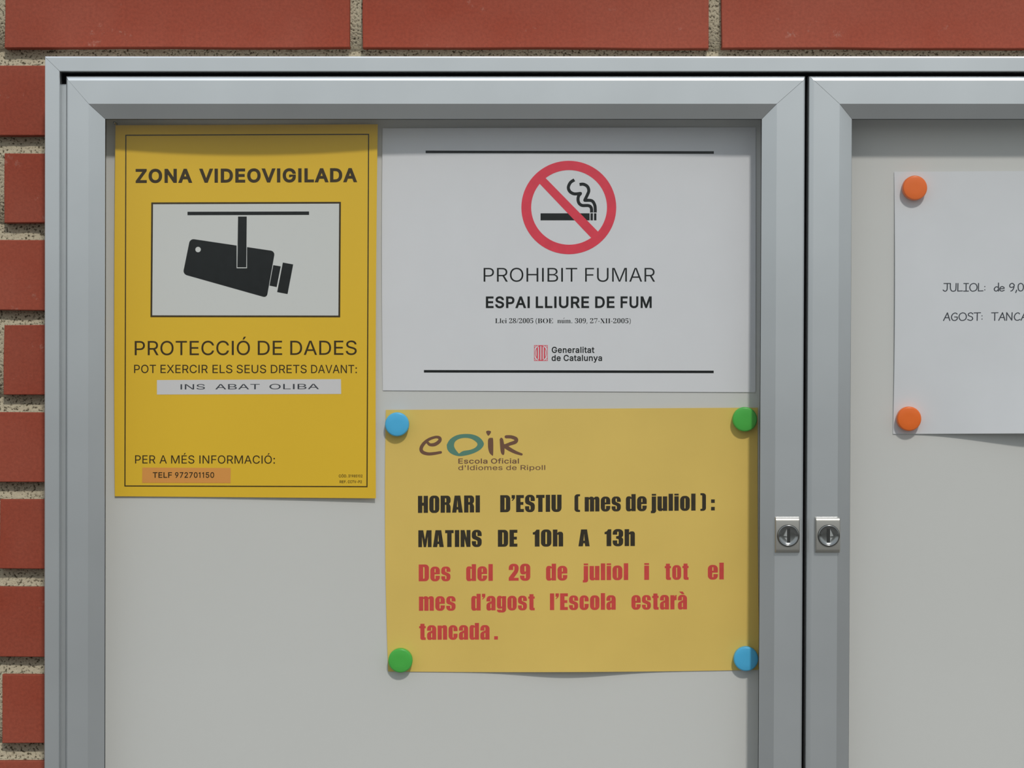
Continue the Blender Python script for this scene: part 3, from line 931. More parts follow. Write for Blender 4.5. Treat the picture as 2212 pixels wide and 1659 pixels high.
SERIF_TXT = '''(	201	126,-106 81,-43 51,28 33,104 27,184 33,265 51,342 81,415 126,480 181,480 140,413 110,340 93,264 87,185 93,108 110,32 140,-40 181,-106
)	201	21,-106 62,-40 91,32 109,108 115,185 109,264 91,340 61,413 20,480 76,480 120,415 151,342 169,265 175,184 169,104 151,28 120,-43 76,-106
,	180	28,-87 47,-3 61,78 124,78 129,71 104,-8 71,-87
-	216	27,154 27,206 189,206 189,154
.	180	89,-9 74,-7 60,1 51,15 48,36 51,57 60,71 74,79 89,81 106,79 119,71 129,57 132,36 129,15 119,1 106,-7
/	250	7,0 185,480 243,480 64,0
0	375	188,-7 133,1 91,24 60,61 39,111 27,171 23,241 27,311 39,371 60,420 91,456 133,479 189,486 242,479 283,456 314,419 336,370 348,310 353,240 348,171 336,110 314,61 283,24 241,1|188,37 219,50 237,91 246,155 248,240 246,326 237,390 219,429 189,443 157,429 139,390 130,326 127,240 130,155 139,91 157,50
2	375	24,0 24,69 123,171 187,245 206,277 218,307 224,338 226,371 223,405 212,427 196,441 174,445 145,438 126,416 116,380 112,329 77,333 50,344 32,365 26,396 30,419 43,441 63,459 92,474 129,483 174,486 240,479 288,456 318,421 328,375 319,329 291,281 238,220 154,138 87,74 244,74 263,77 279,86 292,101 300,120 305,141 345,141 341,0
3	375	163,-7 117,-4 81,5 53,18 34,35 23,54 19,74 23,96 36,113 54,123 76,126 82,89 99,62 125,46 158,40 180,42 199,49 216,61 230,79 238,105 241,139 234,174 214,202 181,221 137,227 95,227 95,269 140,269 178,275 204,296 220,327 225,367 221,400 211,424 193,440 169,445 148,441 133,430 122,413 116,391 111,341 75,345 47,356 30,374 24,401 34,434 62,461 108,480 173,486 237,479 286,458 317,423 328,377 320,335 298,301 265,275 225,256 279,238 305,222 326,201 340,174 345,138 341,101 329,70 312,44 288,25 261,10 230,1
5	375	165,-7 119,-4 84,5 58,18 40,35 30,54 27,75 31,95 42,109 59,118 81,121 88,83 97,66 111,52 130,43 154,40 176,43 195,50 212,63 226,83 234,111 237,148 231,192 213,223 184,241 146,247 103,243 71,235 40,247 62,480 316,480 319,357 281,357 275,380 267,399 258,404 244,406 105,406 94,281 126,288 168,291 238,282 293,256 328,211 340,148 336,108 324,75 306,48 282,27 255,12 226,1
7	375	111,0 289,406 113,406 86,398 74,372 70,338 30,338 33,480 353,480 353,447 168,0
8	375	183,-7 132,-2 91,11 60,31 38,57 25,88 20,122 27,162 47,193 79,219 119,242 83,267 57,296 41,327 36,364 39,395 50,423 70,449 99,469 140,482 191,486 254,478 299,453 325,415 334,369 328,333 310,305 281,282 244,260 296,230 330,199 349,166 355,127 344,71 310,29 256,2|203,283 224,298 239,317 247,340 250,370 243,407 222,436 206,444 187,447 163,442 145,426 134,402 130,372 135,341 149,318 172,300|187,32 218,37 241,55 257,82 262,116 256,146 239,170 208,192 164,216 143,199 126,178 115,152 111,120 116,84 132,56 156,38
9	375	152,-7 116,-4 88,4 67,17 53,33 45,51 42,69 44,83 50,94 61,102 75,107 87,80 103,56 126,41 156,36 194,48 223,84 242,145 251,230 234,212 212,198 186,188 155,185 103,194 60,220 33,264 24,324 28,369 42,409 64,441 95,466 133,481 177,486 223,480 264,463 298,433 323,390 340,332 345,261 343,207 334,157 321,111 301,72 274,39 241,14 200,-2|184,233 206,236 224,245 239,260 251,278 245,352 231,403 209,432 181,441 156,434 137,413 125,377 121,328 125,286 137,257 156,239
B	442	16,0 16,17 45,22 62,32 72,51 75,82 75,369 69,412 62,425 51,433 15,439 15,455 220,455 297,449 352,429 385,396 396,351 389,313 369,283 335,261 287,247 344,231 385,206 410,173 418,132 407,76 371,35 314,9 238,0|182,252 188,252 234,257 263,272 279,301 285,345 281,385 269,412 248,428 216,434 198,432 188,425 182,391|222,24 259,30 283,49 296,81 301,128 295,176 277,208 245,225 197,231 182,231 182,65 184,46 190,33 202,26
E	442	14,0 14,17 44,20 62,30 72,48 75,78 75,369 72,405 62,425 44,435 16,439 16,455 399,455 399,320 383,320 369,373 340,406 295,424 232,430 200,428 191,424 186,417 183,388 183,246 193,246 232,252 259,269 277,300 288,345 304,345 304,118 287,118 282,154 273,181 259,201 241,213 216,220 185,222 183,222 183,67 185,47 192,35 206,29 230,28 276,30 313,39 345,53 371,75 393,105 411,143 430,143 402,0
I	260	13,0 13,17 42,23 61,32 72,49 75,75 75,387 72,412 63,427 45,435 13,439 13,455 244,455 244,439 214,435 196,427 186,412 183,387 183,77 187,44 194,34 206,26 246,17 246,0
L	426	15,0 15,17 45,22 62,32 72,50 75,81 75,379 71,407 62,425 44,434 16,439 16,455 250,455 250,439 208,434 196,427 188,416 182,379 182,83 185,47 191,37 200,31 234,28 278,31 315,40 345,56 370,80 391,112 409,154 427,154 402,0
O	525	261,-11 213,-6 169,7 129,29 94,58 66,93 45,134 32,179 28,228 32,276 45,321 66,362 95,397 130,426 170,448 216,462 265,466 313,462 357,448 397,427 431,399 459,364 481,323 494,277 498,228 494,179 481,134 459,93 430,58 395,29 355,7 310,-6|265,12 315,26 351,66 372,133 379,228 371,321 348,389 310,430 260,443 210,430 174,389 152,322 145,228 153,135 177,67 215,26
X	471	11,0 11,17 53,30 90,66 193,208 78,386 47,425 33,435 16,439 14,439 14,455 244,455 244,439 229,439 200,433 190,415 201,388 265,289 322,373 335,396 339,414 328,432 293,439 293,455 458,455 458,439 455,439 427,435 403,423 380,403 357,373 281,265 413,57 436,28 448,20 461,17 464,17 464,0 238,0 238,17 243,17 278,23 290,41 286,57 275,79 210,183 138,81 128,62 124,45 137,24 174,17 174,0
e	301	154,-10 117,-5 85,10 58,35 37,69 24,109 19,157 24,201 38,240 59,273 87,298 120,313 157,318 209,309 249,280 274,234 283,173 283,166 117,166 123,112 138,73 164,50 199,42 237,53 270,86 285,73 258,36 228,11 193,-5|116,192 201,192 201,215 199,252 193,277 181,292 161,297 141,291 127,274 119,244 116,203
i	198	101,362 81,366 65,376 54,393 50,412 54,432 65,449 81,460 101,463 120,460 137,449 147,432 151,412 147,393 136,376 120,366|18,0 18,16 35,19 45,26 51,37 52,56 52,252 47,285 37,291 20,293 21,310 148,310 148,56 154,26 164,19 180,16 180,0
l	199	18,0 18,16 35,19 45,26 51,37 52,56 52,398 47,429 38,436 20,439 20,455 148,455 148,56 154,26 164,19 180,16 180,0
m	554	18,0 18,16 35,19 45,26 51,37 52,56 52,253 46,284 36,291 19,294 19,310 146,310 146,265 188,305 237,318 268,315 292,304 310,286 320,261 364,304 418,318 455,312 482,292 498,258 504,212 504,56 510,26 520,19 536,16 536,0 377,0 377,16 393,19 403,26 410,56 410,217 404,258 394,268 377,271 349,263 324,237 324,56 331,26 340,19 356,16 356,0 199,0 199,16 215,19 225,26 232,56 232,217 226,258 216,268 199,271 170,262 146,235 146,56 152,27 162,19 177,16 177,0
n	381	18,0 18,16 35,19 45,26 51,37 52,56 52,253 46,284 36,291 19,294 19,310 148,310 148,267 190,306 243,318 281,312 309,292 325,258 330,212 330,56 332,38 337,26 347,19 363,16 363,0 202,0 202,16 207,16 228,26 235,56 235,217 229,258 219,268 203,271 173,262 148,235 148,56 154,26 164,19 180,16 180,0
u	375	131,-10 91,-3 65,17 51,51 46,97 46,248 39,282 29,291 11,294 11,310 142,310 142,74 144,58 151,46 162,38 177,36 205,43 228,66 228,248 226,269 221,283 209,291 189,294 189,310 324,310 324,70 326,51 331,39 342,33 360,30 360,13 300,7 228,-10 228,40 209,19 186,3 160,-7'''


SANS = parse(SANS_TXT)
SERIF = parse(SERIF_TXT)
SANS['I'] = (186, [[(60, 0), (60, 509), (126, 509), (126, 0)]])
SANS['l'] = (166, [[(52, 0), (52, 509), (114, 509), (114, 0)]])
SANS['1'] = (330, [[(155, 0), (155, 425), (60, 372), (60, 432), (165, 509), (219, 509), (219, 0)]])
SERIF['ú'] = (SERIF['u'][0], SERIF['u'][1] + [[(205, 400), (270, 520), (350, 520), (240, 400)]])
SANS_CAP, SERIF_CAP, HEAVY_CAP, HAND_CAP = 509, 500, 100, 100

_S = [(58, 64), (58, 101, 24), (0, 101, 24), (0, 50, 12), (33, 37, 6), (33, 14, 4), (25, 14, 4), (25, 34), (0, 34), (0, -1, 24), (58, -1, 24),
      (58, 49, 12), (25, 65, 6), (25, 87, 4), (33, 87, 4), (33, 64)]
_O = lambda w_, t, cw, hb, ht: [[(0, -1, 24), (w_, -1, 24), (w_, t, 24), (0, t, 24)], [(cw, hb, 4), (w_ - cw, hb, 4), (w_ - cw, ht, 4), (cw, ht, 4)]]
_a = [[(0, 54), (24, 54), (24, 74, 3), (30, 74, 3), (30, 55, 3), (0, 42, 12), (0, -1, 16), (24, -1, 4), (30, 6), (30, 0), (55, 0), (55, 87, 22), (0, 87, 22)],
      [(24, 13, 2), (30, 13, 2), (30, 41), (24, 37)]]
HEAVY_SRC = {
    'H': (60, [[(0, 0), (26, 0), (26, 42), (34, 42), (34, 0), (60, 0), (60, 100), (34, 100), (34, 60), (26, 60), (26, 100), (0, 100)]]),
    'O': (60, _O(60, 101, 26, 14, 86)), '0': (58, _O(58, 101, 25, 14, 86)), 'o': (56, _O(56, 87, 25, 13, 73)),
    'R': (61, [[(0, 0), (26, 0), (26, 46), (34, 46, 3), (34, 0), (60, 0), (60, 42, 10), (51, 52), (60, 60, 8), (60, 100, 20), (0, 100)], [(26, 61), (34, 61, 4), (34, 85, 4), (26, 85)]]),
    'A': (64, [[(0, 0), (25, 0), (28, 18), (36, 18), (39, 0), (64, 0), (49, 100), (15, 100)], [(29, 33), (35, 33), (32, 74)]]),
    'I': (26, [[(0, 0), (26, 0), (26, 100), (0, 100)]]),
    'D': (60, [[(0, 0), (60, 0, 22), (60, 100, 22), (0, 100)], [(26, 15), (34, 15, 5), (34, 85, 5), (26, 85)]]),
    "'": (19, [[(0, 100), (20, 100), (20, 80, 8), (5, 66), (0, 66), (9, 80), (0, 80)]]),
    'E': (45, [[(0, 0), (46, 0), (46, 18), (26, 18), (26, 42), (43, 42), (43, 59), (26, 59), (26, 82), (46, 82), (46, 100), (0, 100)]]),
    'S': (58, [_S]), 's': (54, [[(p[0] * .93, p[1] * .86) + ((p[2] * .9,) if len(p) > 2 else ()) for p in _S]]),
    'T': (49, [[(12, 0), (38, 0), (38, 82), (50, 82), (50, 100), (0, 100), (0, 82), (12, 82)]]),
    'U': (60, [[(0, 100), (0, -1, 24), (60, -1, 24), (60, 100), (34, 100), (34, 14, 4), (26, 14, 4), (26, 100)]]),
    'M': (78, [[(0, 0), (22, 0), (22, 62), (32, 0), (46, 0), (56, 62), (56, 0), (78, 0), (78, 100), (49, 100), (39, 46), (29, 100), (0, 100)]]),
    'N': (58, [[(0, 0), (23, 0), (23, 48), (35, 0), (58, 0), (58, 100), (35, 100), (35, 54), (23, 100), (0, 100)]]),
    '(': (30, [[(28, 102), (0, 102, 16), (0, -2, 16), (28, -2), (28, 10), (19, 10, 4), (19, 90, 4), (28, 90)]]),
    ')': (30, [[(0, 102), (28, 102, 16), (28, -2, 16), (0, -2), (0, 10), (9, 10, 4), (9, 90, 4), (0, 90)]]),
    ':': (21, [[(0, 0), (21, 0), (21, 21), (0, 21)], [(0, 44), (21, 44), (21, 65), (0, 65)]]),
    '.': (21, [[(0, 0), (21, 0), (21, 20), (0, 20)]]),
    '1': (37, [[(11, 0), (37, 0), (37, 100), (20, 100), (11, 87, 4), (0, 84), (0, 71), (11, 71)]]),
    '3': (58, [[(0, 68), (25, 68), (25, 86, 4), (33, 86, 4), (33, 60, 5), (19, 59), (19, 44), (33, 42, 5), (33, 14, 4), (25, 14, 4), (25, 34), (0, 34),
                (0, -1, 24), (58, -1, 24), (58, 46, 8), (49, 52), (58, 58, 8), (58, 101, 24), (0, 101, 24)]]),
    '2': (56, [[(0, 0), (56, 0), (56, 17), (29, 17), (56, 56, 14), (56, 101, 24), (0, 101, 24), (0, 64), (25, 64), (25, 86, 4), (32, 86, 4), (32, 62, 8), (0, 18)]]),
    '9': (58, [[(0, 30), (25, 30), (25, 14, 4), (33, 14, 4), (33, 44), (28, 37, 4), (0, 37, 20), (0, 101, 24), (58, 101, 24), (58, -1, 24), (0, -1, 24)],
               [(25, 54, 4), (33, 54, 4), (33, 87, 4), (25, 87, 4)]]),
    'h': (57, [[(0, 0), (25, 0), (25, 70, 3), (32, 70, 3), (32, 0), (57, 0), (57, 87, 16), (31, 87, 6), (25, 79), (25, 100), (0, 100)]]),
    'n': (57, [[(0, 0), (25, 0), (25, 70, 3), (32, 70, 3), (32, 0), (57, 0), (57, 87, 16), (31, 87, 6), (25, 79), (25, 85), (0, 85)]]),
    'm': (87, [[(0, 0), (25, 0), (25, 71, 2), (31, 71, 2), (31, 0), (56, 0), (56, 71, 2), (62, 71, 2), (62, 0), (87, 0), (87, 87, 16), (61, 87, 6),
                (55, 79), (49, 87, 8), (31, 87, 6), (25, 79), (25, 85), (0, 85)]]),
    'r': (38, [[(0, 0), (25, 0), (25, 56, 6), (38, 56), (38, 87), (31, 86, 4), (25, 76), (25, 85), (0, 85)]]),
    'e': (56, [[(0, -1, 24), (56, -1, 24), (56, 32), (31, 32), (31, 13, 3), (25, 13, 3), (25, 41), (56, 41), (56, 87, 24), (0, 87, 24)],
               [(25, 52), (31, 52), (31, 74, 3), (25, 74, 3)]]),
    'd': (57, [[(57, 0), (57, 100), (32, 100), (32, 80), (27, 87, 4), (0, 87, 18), (0, -1, 18), (27, -1, 4), (32, 5), (32, 0)],
               [(25, 13, 3), (32, 13, 3), (32, 73, 3), (25, 73, 3)]]),
    'j': (28, [[(3, 85), (28, 85), (28, -13, 14), (-2, -13), (-2, 0), (3, 2)], [(3, 89.5), (28, 89.5), (28, 100), (3, 100)]]),
    'i': (25, [[(0, 0), (25, 0), (25, 85), (0, 85)], [(0, 89.5), (25, 89.5), (25, 100), (0, 100)]]),
    'l': (25, [[(0, 0), (25, 0), (25, 100), (0, 100)]]),
    'u': (56, [[(56, 85), (31, 85), (31, 14, 3), (25, 14, 3), (25, 85), (0, 85), (0, -1, 16), (26, -1, 4), (31, 6), (31, 0), (56, 0)]]),
    't': (39, [[(7, 69), (0, 69), (0, 82), (7, 82), (7, 96), (32, 96), (32, 82), (39, 82), (39, 69), (32, 69), (32, 14, 2), (39, 14), (39, -1), (7, -1, 12)]]),
    'a': (55, _a),
    'à': (55, _a + [[(6, 107), (29, 107), (40, 91), (24, 91)]]),
    'g': (56, [[(56, 85), (31, 85), (31, 79), (27, 87, 4), (0, 87, 18), (0, 10, 18), (27, 10, 4), (31, 15), (31, 0, 3), (25, 0, 3), (25, 4), (0, 4),
                (0, -13, 16), (56, -13, 20)], [(25, 22, 3), (31, 22, 3), (31, 73, 3), (25, 73, 3)]]),
    'c': (54, [[(54, 51), (30, 51), (30, 74, 3), (25, 74, 3), (25, 13, 3), (30, 13, 3), (30, 36), (54, 36), (54, -1, 24), (0, -1, 24), (0, 87, 24), (54, 87, 24)]]),
}
HEAVY = {}
for ch, (wd, cs) in HEAVY_SRC.items():
    L_ = [rounded(c) for c in cs]
    fixed = []
    for i_, c in enumerate(L_):     # outer loops clockwise, holes the other way
        hole = i_ > 0 and inside(c[0], L_[0])
        if (area(c) > 0) != hole:
            c = list(reversed(c))
        fixed.append(c)
    HEAVY[ch] = (wd + 8, fixed)

# rounded hand-lettering drawn as pen strokes (cap height 100)
HAND = {
    'J': (78, [[(10, 100), (72, 100)], [(46, 100), (45, 35), (38, 10), (20, 0), (0, 16)]]),
    'U': (80, [[(2, 100), (2, 40), (12, 8), (34, 0), (56, 10), (62, 40), (64, 100)]]),
    'L': (64, [[(4, 100), (2, 2)], [(2, 2), (52, 4)]]),
    'I': (66, [[(4, 99), (54, 99)], [(29, 99), (28, 1)], [(2, 1), (54, 1)]]),
    'O': (94, [[(42, 100), (14, 84), (2, 46), (16, 8), (42, 0), (72, 16), (82, 54), (68, 90), (42, 100)]]),
    ':': (24, [[(8, 16), (8, 18)], [(8, 58), (8, 60)]]),
    'd': (62, [[(50, 46), (26, 56), (4, 30), (12, 4), (32, 2), (50, 22)], [(50, 104), (50, 0)]]),
    'e': (60, [[(4, 30), (48, 34), (42, 52), (22, 58), (3, 36), (6, 8), (26, 0), (50, 10)]]),
    '9': (64, [[(50, 82), (30, 100), (6, 84), (4, 56), (22, 46), (48, 60), (52, 84), (46, 40), (30, 8), (14, 0)]]),
    ',': (28, [[(14, 12), (4, -20)]]),
    '0': (70, [[(30, 100), (8, 84), (2, 48), (10, 10), (30, 0), (52, 14), (60, 52), (52, 86), (30, 100)]]),
    'A': (82, [[(0, 0), (42, 100)], [(42, 100), (68, 0)], [(16, 36), (60, 36)]]),
    'G': (84, [[(66, 84), (46, 98), (18, 82), (4, 44), (16, 8), (42, 0), (66, 18), (66, 46)], [(66, 46), (38, 46)]]),
    'S': (72, [[(58, 84), (40, 100), (12, 88), (14, 62), (48, 46), (56, 18), (34, 0), (2, 12)]]),
    'T': (78, [[(0, 98), (70, 100)], [(35, 98), (33, 0)]]),
    'N': (88, [[(4, 0), (6, 100)], [(6, 100), (62, 2)], [(62, 2), (66, 100)]]),
    'C': (76, [[(60, 84), (44, 98), (16, 82), (2, 44), (14, 8), (40, 0), (64, 12)]]),
}


def word(txt, x0, x1, y0, y1, cap, font='sans', bold=0.0, pen=12.0):
    """Triangles of a word set between x0 and x1 on a baseline y0..y1, capitals cap px high."""
    G, C = {'sans': (SANS, SANS_CAP), 'serif': (SERIF, SERIF_CAP), 'heavy': (HEAVY, HEAVY_CAP), 'hand': (HAND, HAND_CAP)}[font]
    T, x = [], 0.0
    for ch in txt:
        adv, cs = G[ch]
        if font == 'hand':
            raw = []
            for c in cs:
                raw += stroke(c, pen, n=4)
            T += [[(px_ + x, py_) for px_, py_ in t] for t in union(raw)]
        else:
            if bold:
                cs = [embolden(c, bold) for c in cs]
            for t in fill(cs):
                T.append([(px_ + x, py_) for px_, py_ in t])
            adv += bold * 1.6
        x += adv
    lo = min(p[0] for t in T for p in t); hi = max(p[0] for t in T for p in t)
    sx, sy = (x1 - x0) / (hi - lo), cap / C
    out = []
    for t in T:
        q = []
        for px_, py_ in t:
            f = (px_ - lo) / (hi - lo)
            q.append((x0 + (px_ - lo) * sx, y0 + (y1 - y0) * f - py_ * sy))
        out.append(q)
    return out


def line(sheet, words, y0, y1, cap, m, font='sans', bold=0.0, pen=12.0, name='lettering', label=None, eps=0.06):
    """One printed line: words = [(text, x0, x1)]; the baseline runs from y0 at the first to y1 at the last."""
    a, b = words[0][1], words[-1][2]
    T = []
    for t, x0, x1 in words:
        f = lambda x: y0 + (y1 - y0) * (x - a) / (b - a)
        T += word(t, x0, x1, f(x0), f(x1), cap, font, bold, pen)
    return ink(sheet, name, T, m, eps=eps, step=24.0, label=label)


# ---------------------------------------------------------------- yellow camera warning poster
def lift_a(u, v):
    e = (2 * u - 1) ** 2
    return 1.1 + 4.6 * e * (1 - v) ** 1.3 + 0.9 * math.sin(math.pi * v) + 2.4 * (u ** 1.5) * v ** 3 + 0.6 * e * v


A = Sheet((249.5, 270.5), (816, 268.5), (812, 1076.5), (248, 1072), lift_a, bow=(-2, -2))
A.build('warning_poster', M_OCHRE, label='golden yellow upright poster with a black video camera pictogram', cat='poster')
ink(A, 'border_line', frame(((270.7, 291), (797.5, 289), (794, 1052.5), (268.7, 1051)), 2.4), M_INKY)
line(A, [('ZONA', 293, 415.5), ('VIDEOVIGILADA', 430, 771.6)], 393.8, 391.9, 27.2, M_INKY, bold=31)
ink(A, 'picture_panel', fill([[(327, 438), (736, 437), (734.5, 685), (325.5, 685)]]), M_WHITEPRINT, eps=0.05)
ink(A, 'panel_outline', frame(((326.8, 437.3), (736.4, 436), (734.8, 685.4), (325, 685)), 3.8), M_INKY, eps=0.12)
c7 = lambda x, y: (380 + x / 7.373, 440 + y / 7.373)
body = rounded([c7(225, 556) + (9,), c7(110, 1122) + (9,), c7(1447, 1499) + (8,), c7(1578, 757) + (9,)])
hole = [(c7(353, 730)[0] + 5.9 * math.cos(t * math.pi / 12), c7(353, 730)[1] + 5.9 * math.sin(t * math.pi / 12)) for t in range(24)]
if area(hole) * area(body) > 0:
    hole.reverse()
T = fill([body, hole])
T += fill([[c7(1550, 978), c7(1670, 998), c7(1605, 1328), c7(1490, 1305)]])
T += fill([[c7(1703, 937), c7(1868, 967), c7(1778, 1440), c7(1612, 1408)]])
T += rect(405, 457.4, 667.6, 464.9, -0.6)
ink(A, 'camera_pictogram', T, M_INK, eps=0.10)
T = rect(c7(967, 0)[0], c7(0, 640)[1], c7(1132, 0)[0], c7(0, 1028)[1])
ink(A, 'bracket_outline', T, M_WHITEPRINT, eps=0.15)
T = fill([[c7(990, 205), c7(1128, 205), c7(1121, 1014), c7(978, 1014)]])
ink(A, 'bracket_pictogram', T, M_INK, eps=0.20)
line(A, [('PROTECCIÓ', 291, 540), ('DE', 556.8, 609.5), ('DADES', 627, 770.6)], 767.2, 766.3, 30.4, M_INKY, bold=2)
line(A, [('POT', 289.7, 337), ('EXERCIR', 346.6, 449), ('ELS', 459, 502), ('SEUS', 511, 575), ('DRETS', 585, 662.5), ('DAVANT:', 672, 771)],
     805.7, 806, 17.6, M_INKY, bold=4)
ink(A, 'label_sticker', fill([[(339, 821), (736.5, 819), (737, 851), (339, 852.3)]]), M_STICKER, eps=0.12, label='white paper strip stuck on the poster')
line(A, [('INS', 390, 442.7), ('ABAT', 465, 561), ('OLIBA', 582, 689)], 841.3, 840.5, 11.3, M_GREYINK, eps=0.2)
line(A, [('PER', 291.7, 335.8), ('A', 344.5, 360.5), ('MÉS', 369.6, 420), ('INFORMACIÓ:', 430.7, 594)], 1001, 1001.5, 17.4, M_INKY, bold=3)
ink(A, 'label_sticker', fill([[(307.5, 1010), (498.5, 1011), (498, 1043.5), (307, 1043)]]), M_STICKER2, eps=0.12, label='orange strip stuck on the poster')
line(A, [('TELF', 330, 371.5), ('972701150', 378, 462.6)], 1031.8, 1031.8, 11.5, M_INKY, bold=14, eps=0.2)
line(A, [('CÓD.', 731.7, 750), ('31985102', 752.4, 783)], 1031, 1031, 5.6, M_INKY, bold=14)
line(A, [('REF.', 733.8, 749), ('CCTV-P2', 751.4, 781.6)], 1043.5, 1043.5, 5.6, M_INKY, bold=14)


# ---------------------------------------------------------------- no smoking sheet
def lift_b(u, v):
    return 0.7 + 2.6 * math.sin(math.pi * min(1, u * .95 + .12)) * (1 - v) ** 2 + 0.5 * math.sin(math.pi * v)


B = Sheet((826.5, 277), (1632.5, 275), (1632, 847.5), (827, 843.5), lift_b, bow=(-2, 0))
B.build('no_smoking_sheet', M_PAPER, label='white sheet with a red no smoking ring above black lettering', cat='notice')
ink(B, 'rule_line', rect(919.4, 325.3, 1542, 330.9, 1.4), M_INK)
ink(B, 'rule_line', rect(915.7, 799.3, 1541.7, 804.8, 1.3), M_INK)
c8 = lambda x, y: (1080 + x / 7.213, 330 + y / 7.213)
T = rect(*c8(632, 943), *c8(1397, 1053)) + rect(*c8(1410, 943), *c8(1448, 1053)) + rect(*c8(1465, 943), *c8(1503, 1053))
for pts in ([(1160, 422), (1100, 462), (1066, 535), (1085, 598), (1140, 636), (1200, 640), (1255, 632)],
            [(1258, 634), (1228, 670), (1216, 725), (1232, 785), (1280, 820), (1370, 822), (1408, 838), (1425, 870), (1428, 930)],
            [(1240, 495), (1300, 490), (1362, 525), (1384, 590), (1362, 655), (1322, 736)],
            [(1322, 742), (1410, 742), (1452, 766), (1478, 820), (1484, 870), (1484, 930)]):
    T += stroke([c8(*p) for p in pts], 6.7, caps=False)
T += disc(*c8(1255, 634), 3.3, n=16) + disc(*c8(1322, 740), 3.4, n=16)
ink(B, 'cigarette_pictogram', T, M_INK, eps=0.06, merge=True)
T, n = [], 72
for i in range(n):
    a_, b_ = 2 * math.pi * i / n, 2 * math.pi * (i + 1) / n
    o_ = lambda t: (1228.7 + 102.5 * math.cos(t), 448.2 + 100.9 * math.sin(t))
    i_ = lambda t: (1229.3 + 81.9 * math.cos(t), 448.0 + 80.6 * math.sin(t))
    T += quad(o_(a_), o_(b_), i_(b_), i_(a_))
T += quad(c8(680, 362), c8(1557, 1258), c8(1450, 1355), c8(595, 457))
ink(B, 'prohibition_ring', T, M_RED, eps=0.12, label='red ring with a diagonal bar', merge=True)
line(B, [('PROHIBIT', 1044.7, 1247), ('FUMAR', 1264, 1415)], 608.7, 608.7, 30.2, M_INK, bold=-4)
line(B, [('ESPAI', 1049.6, 1144.5), ('LLIURE', 1157.3, 1272.5), ('DE', 1285.6, 1327.6), ('FUM', 1340.5, 1407.8)], 664.6, 664.4, 23.3, M_INK, bold=21)
line(B, [('Llei', 1069.5, 1094.6), ('28/2005', 1099.8, 1152), ('(BOE', 1157, 1195), ('núm.', 1204, 1236), ('309,', 1241.9, 1269), ('27-XII-2005)', 1274.6, 1362.5)],
     698, 698.2, 11.3, M_INK, font='serif', bold=-5)
line(B, [('Generalitat', 1191.8, 1284)], 762, 762, 12.4, M_INK, bold=17)
line(B, [('de', 1191.5, 1211.2), ('Catalunya', 1217.5, 1300.5)], 779.4, 779.4, 12.4, M_INK, bold=17)
T = frame(((1153.6, 745.6), (1183, 745.6), (1183, 779.6), (1153.6, 779.6)), 1.1)
cx_, cy_ = 1168.3, 762.6
for i in range(40):
    a_, b_ = 2 * math.pi * i / 40, 2 * math.pi * (i + 1) / 40
    T += quad((cx_ + 12.4 * math.cos(a_), cy_ + 16.4 * math.sin(a_)), (cx_ + 12.4 * math.cos(b_), cy_ + 16.4 * math.sin(b_)),
              (cx_ + 11.2 * math.cos(b_), cy_ + 15.2 * math.sin(b_)), (cx_ + 11.2 * math.cos(a_), cy_ + 15.2 * math.sin(a_)))
for k in (-7.7, -2.6, 2.6, 7.7):
    hh = 15.2 * math.sqrt(1 - (abs(k) / 11.6) ** 2)
    T += rect(cx_ + k - 1.35, cy_ - hh, cx_ + k + 1.35, cy_ + hh)
for sx in (-1, 1):
    for sy in (-1, 1):
        T += stroke([(cx_ + sx * 13.6, cy_ + sy * 10.5), (cx_ + sx * 11.8, cy_ + sy * 13.6), (cx_ + sx * 8.6, cy_ + sy * 15.9)], 0.9, caps=False)
ink(B, 'emblem', T, M_RED, label='small red emblem, an oval with four vertical bars', merge=True)


# ---------------------------------------------------------------- yellow timetable sheet
def lift_c(u, v):
    x = 833 + 803 * u
    return (0.7 + 5.0 * math.exp(-((x - 1225) / 125.0) ** 2) * v ** 2.2 + 0.9 * math.sin(math.pi * u) * math.sin(math.pi * v)
            + 0.25 * math.sin(u * 13 + v * 4) * math.sin(math.pi * v) * math.sin(math.pi * u)
            + 1.5 * math.exp(-((x - 1470) / 90.0) ** 2) * (1 - v) ** 6)


Cc = Sheet((833.5, 885.5), (1637, 880.5), (1641, 1447), (838.5, 1450.5), lift_c, bow=(-4, -2), sag=(0, 3))
Cc.build('opening_hours_sheet', M_YELLOW, label='pale yellow landscape sheet with heavy black and red lettering, held by four magnets', cat='notice')
l5 = lambda x, y: (820 + x / 5.267, 860 + y / 5.267)
T = stroke([l5(x, y) + (w_ / 5.267,) for x, y, w_ in [(548, 508, 30), (575, 530, 34), (630, 526, 40), (680, 490, 40), (684, 455, 36), (640, 443, 30), (560, 470, 32),
            (500, 520, 38), (472, 575, 40), (490, 615, 40), (550, 634, 36), (620, 630, 34), (695, 617, 30)]])
ink(Cc, 'logo_letter', T, M_BROWN, label='brown brush letter e', merge=True)
T = fill([[l5(*p) for p in spline([(1212, 392), (1216, 375), (1240, 370), (1266, 378), (1262, 400), (1236, 428), (1212, 392)], 4)[:-1]]])
T += fill([[l5(*p) for p in spline([(1233, 480), (1245, 456), (1275, 452), (1292, 472), (1292, 640), (1278, 650), (1250, 622), (1234, 560), (1233, 480)], 4)[:-1]]])
ink(Cc, 'logo_letter', T, M_BROWN, label='brown brush letter i')
T = fill([[l5(*p) for p in spline([(1366, 470), (1380, 450), (1402, 462), (1412, 500), (1421, 560), (1418, 635), (1396, 644), (1376, 600), (1366, 470)], 4)[:-1]]])
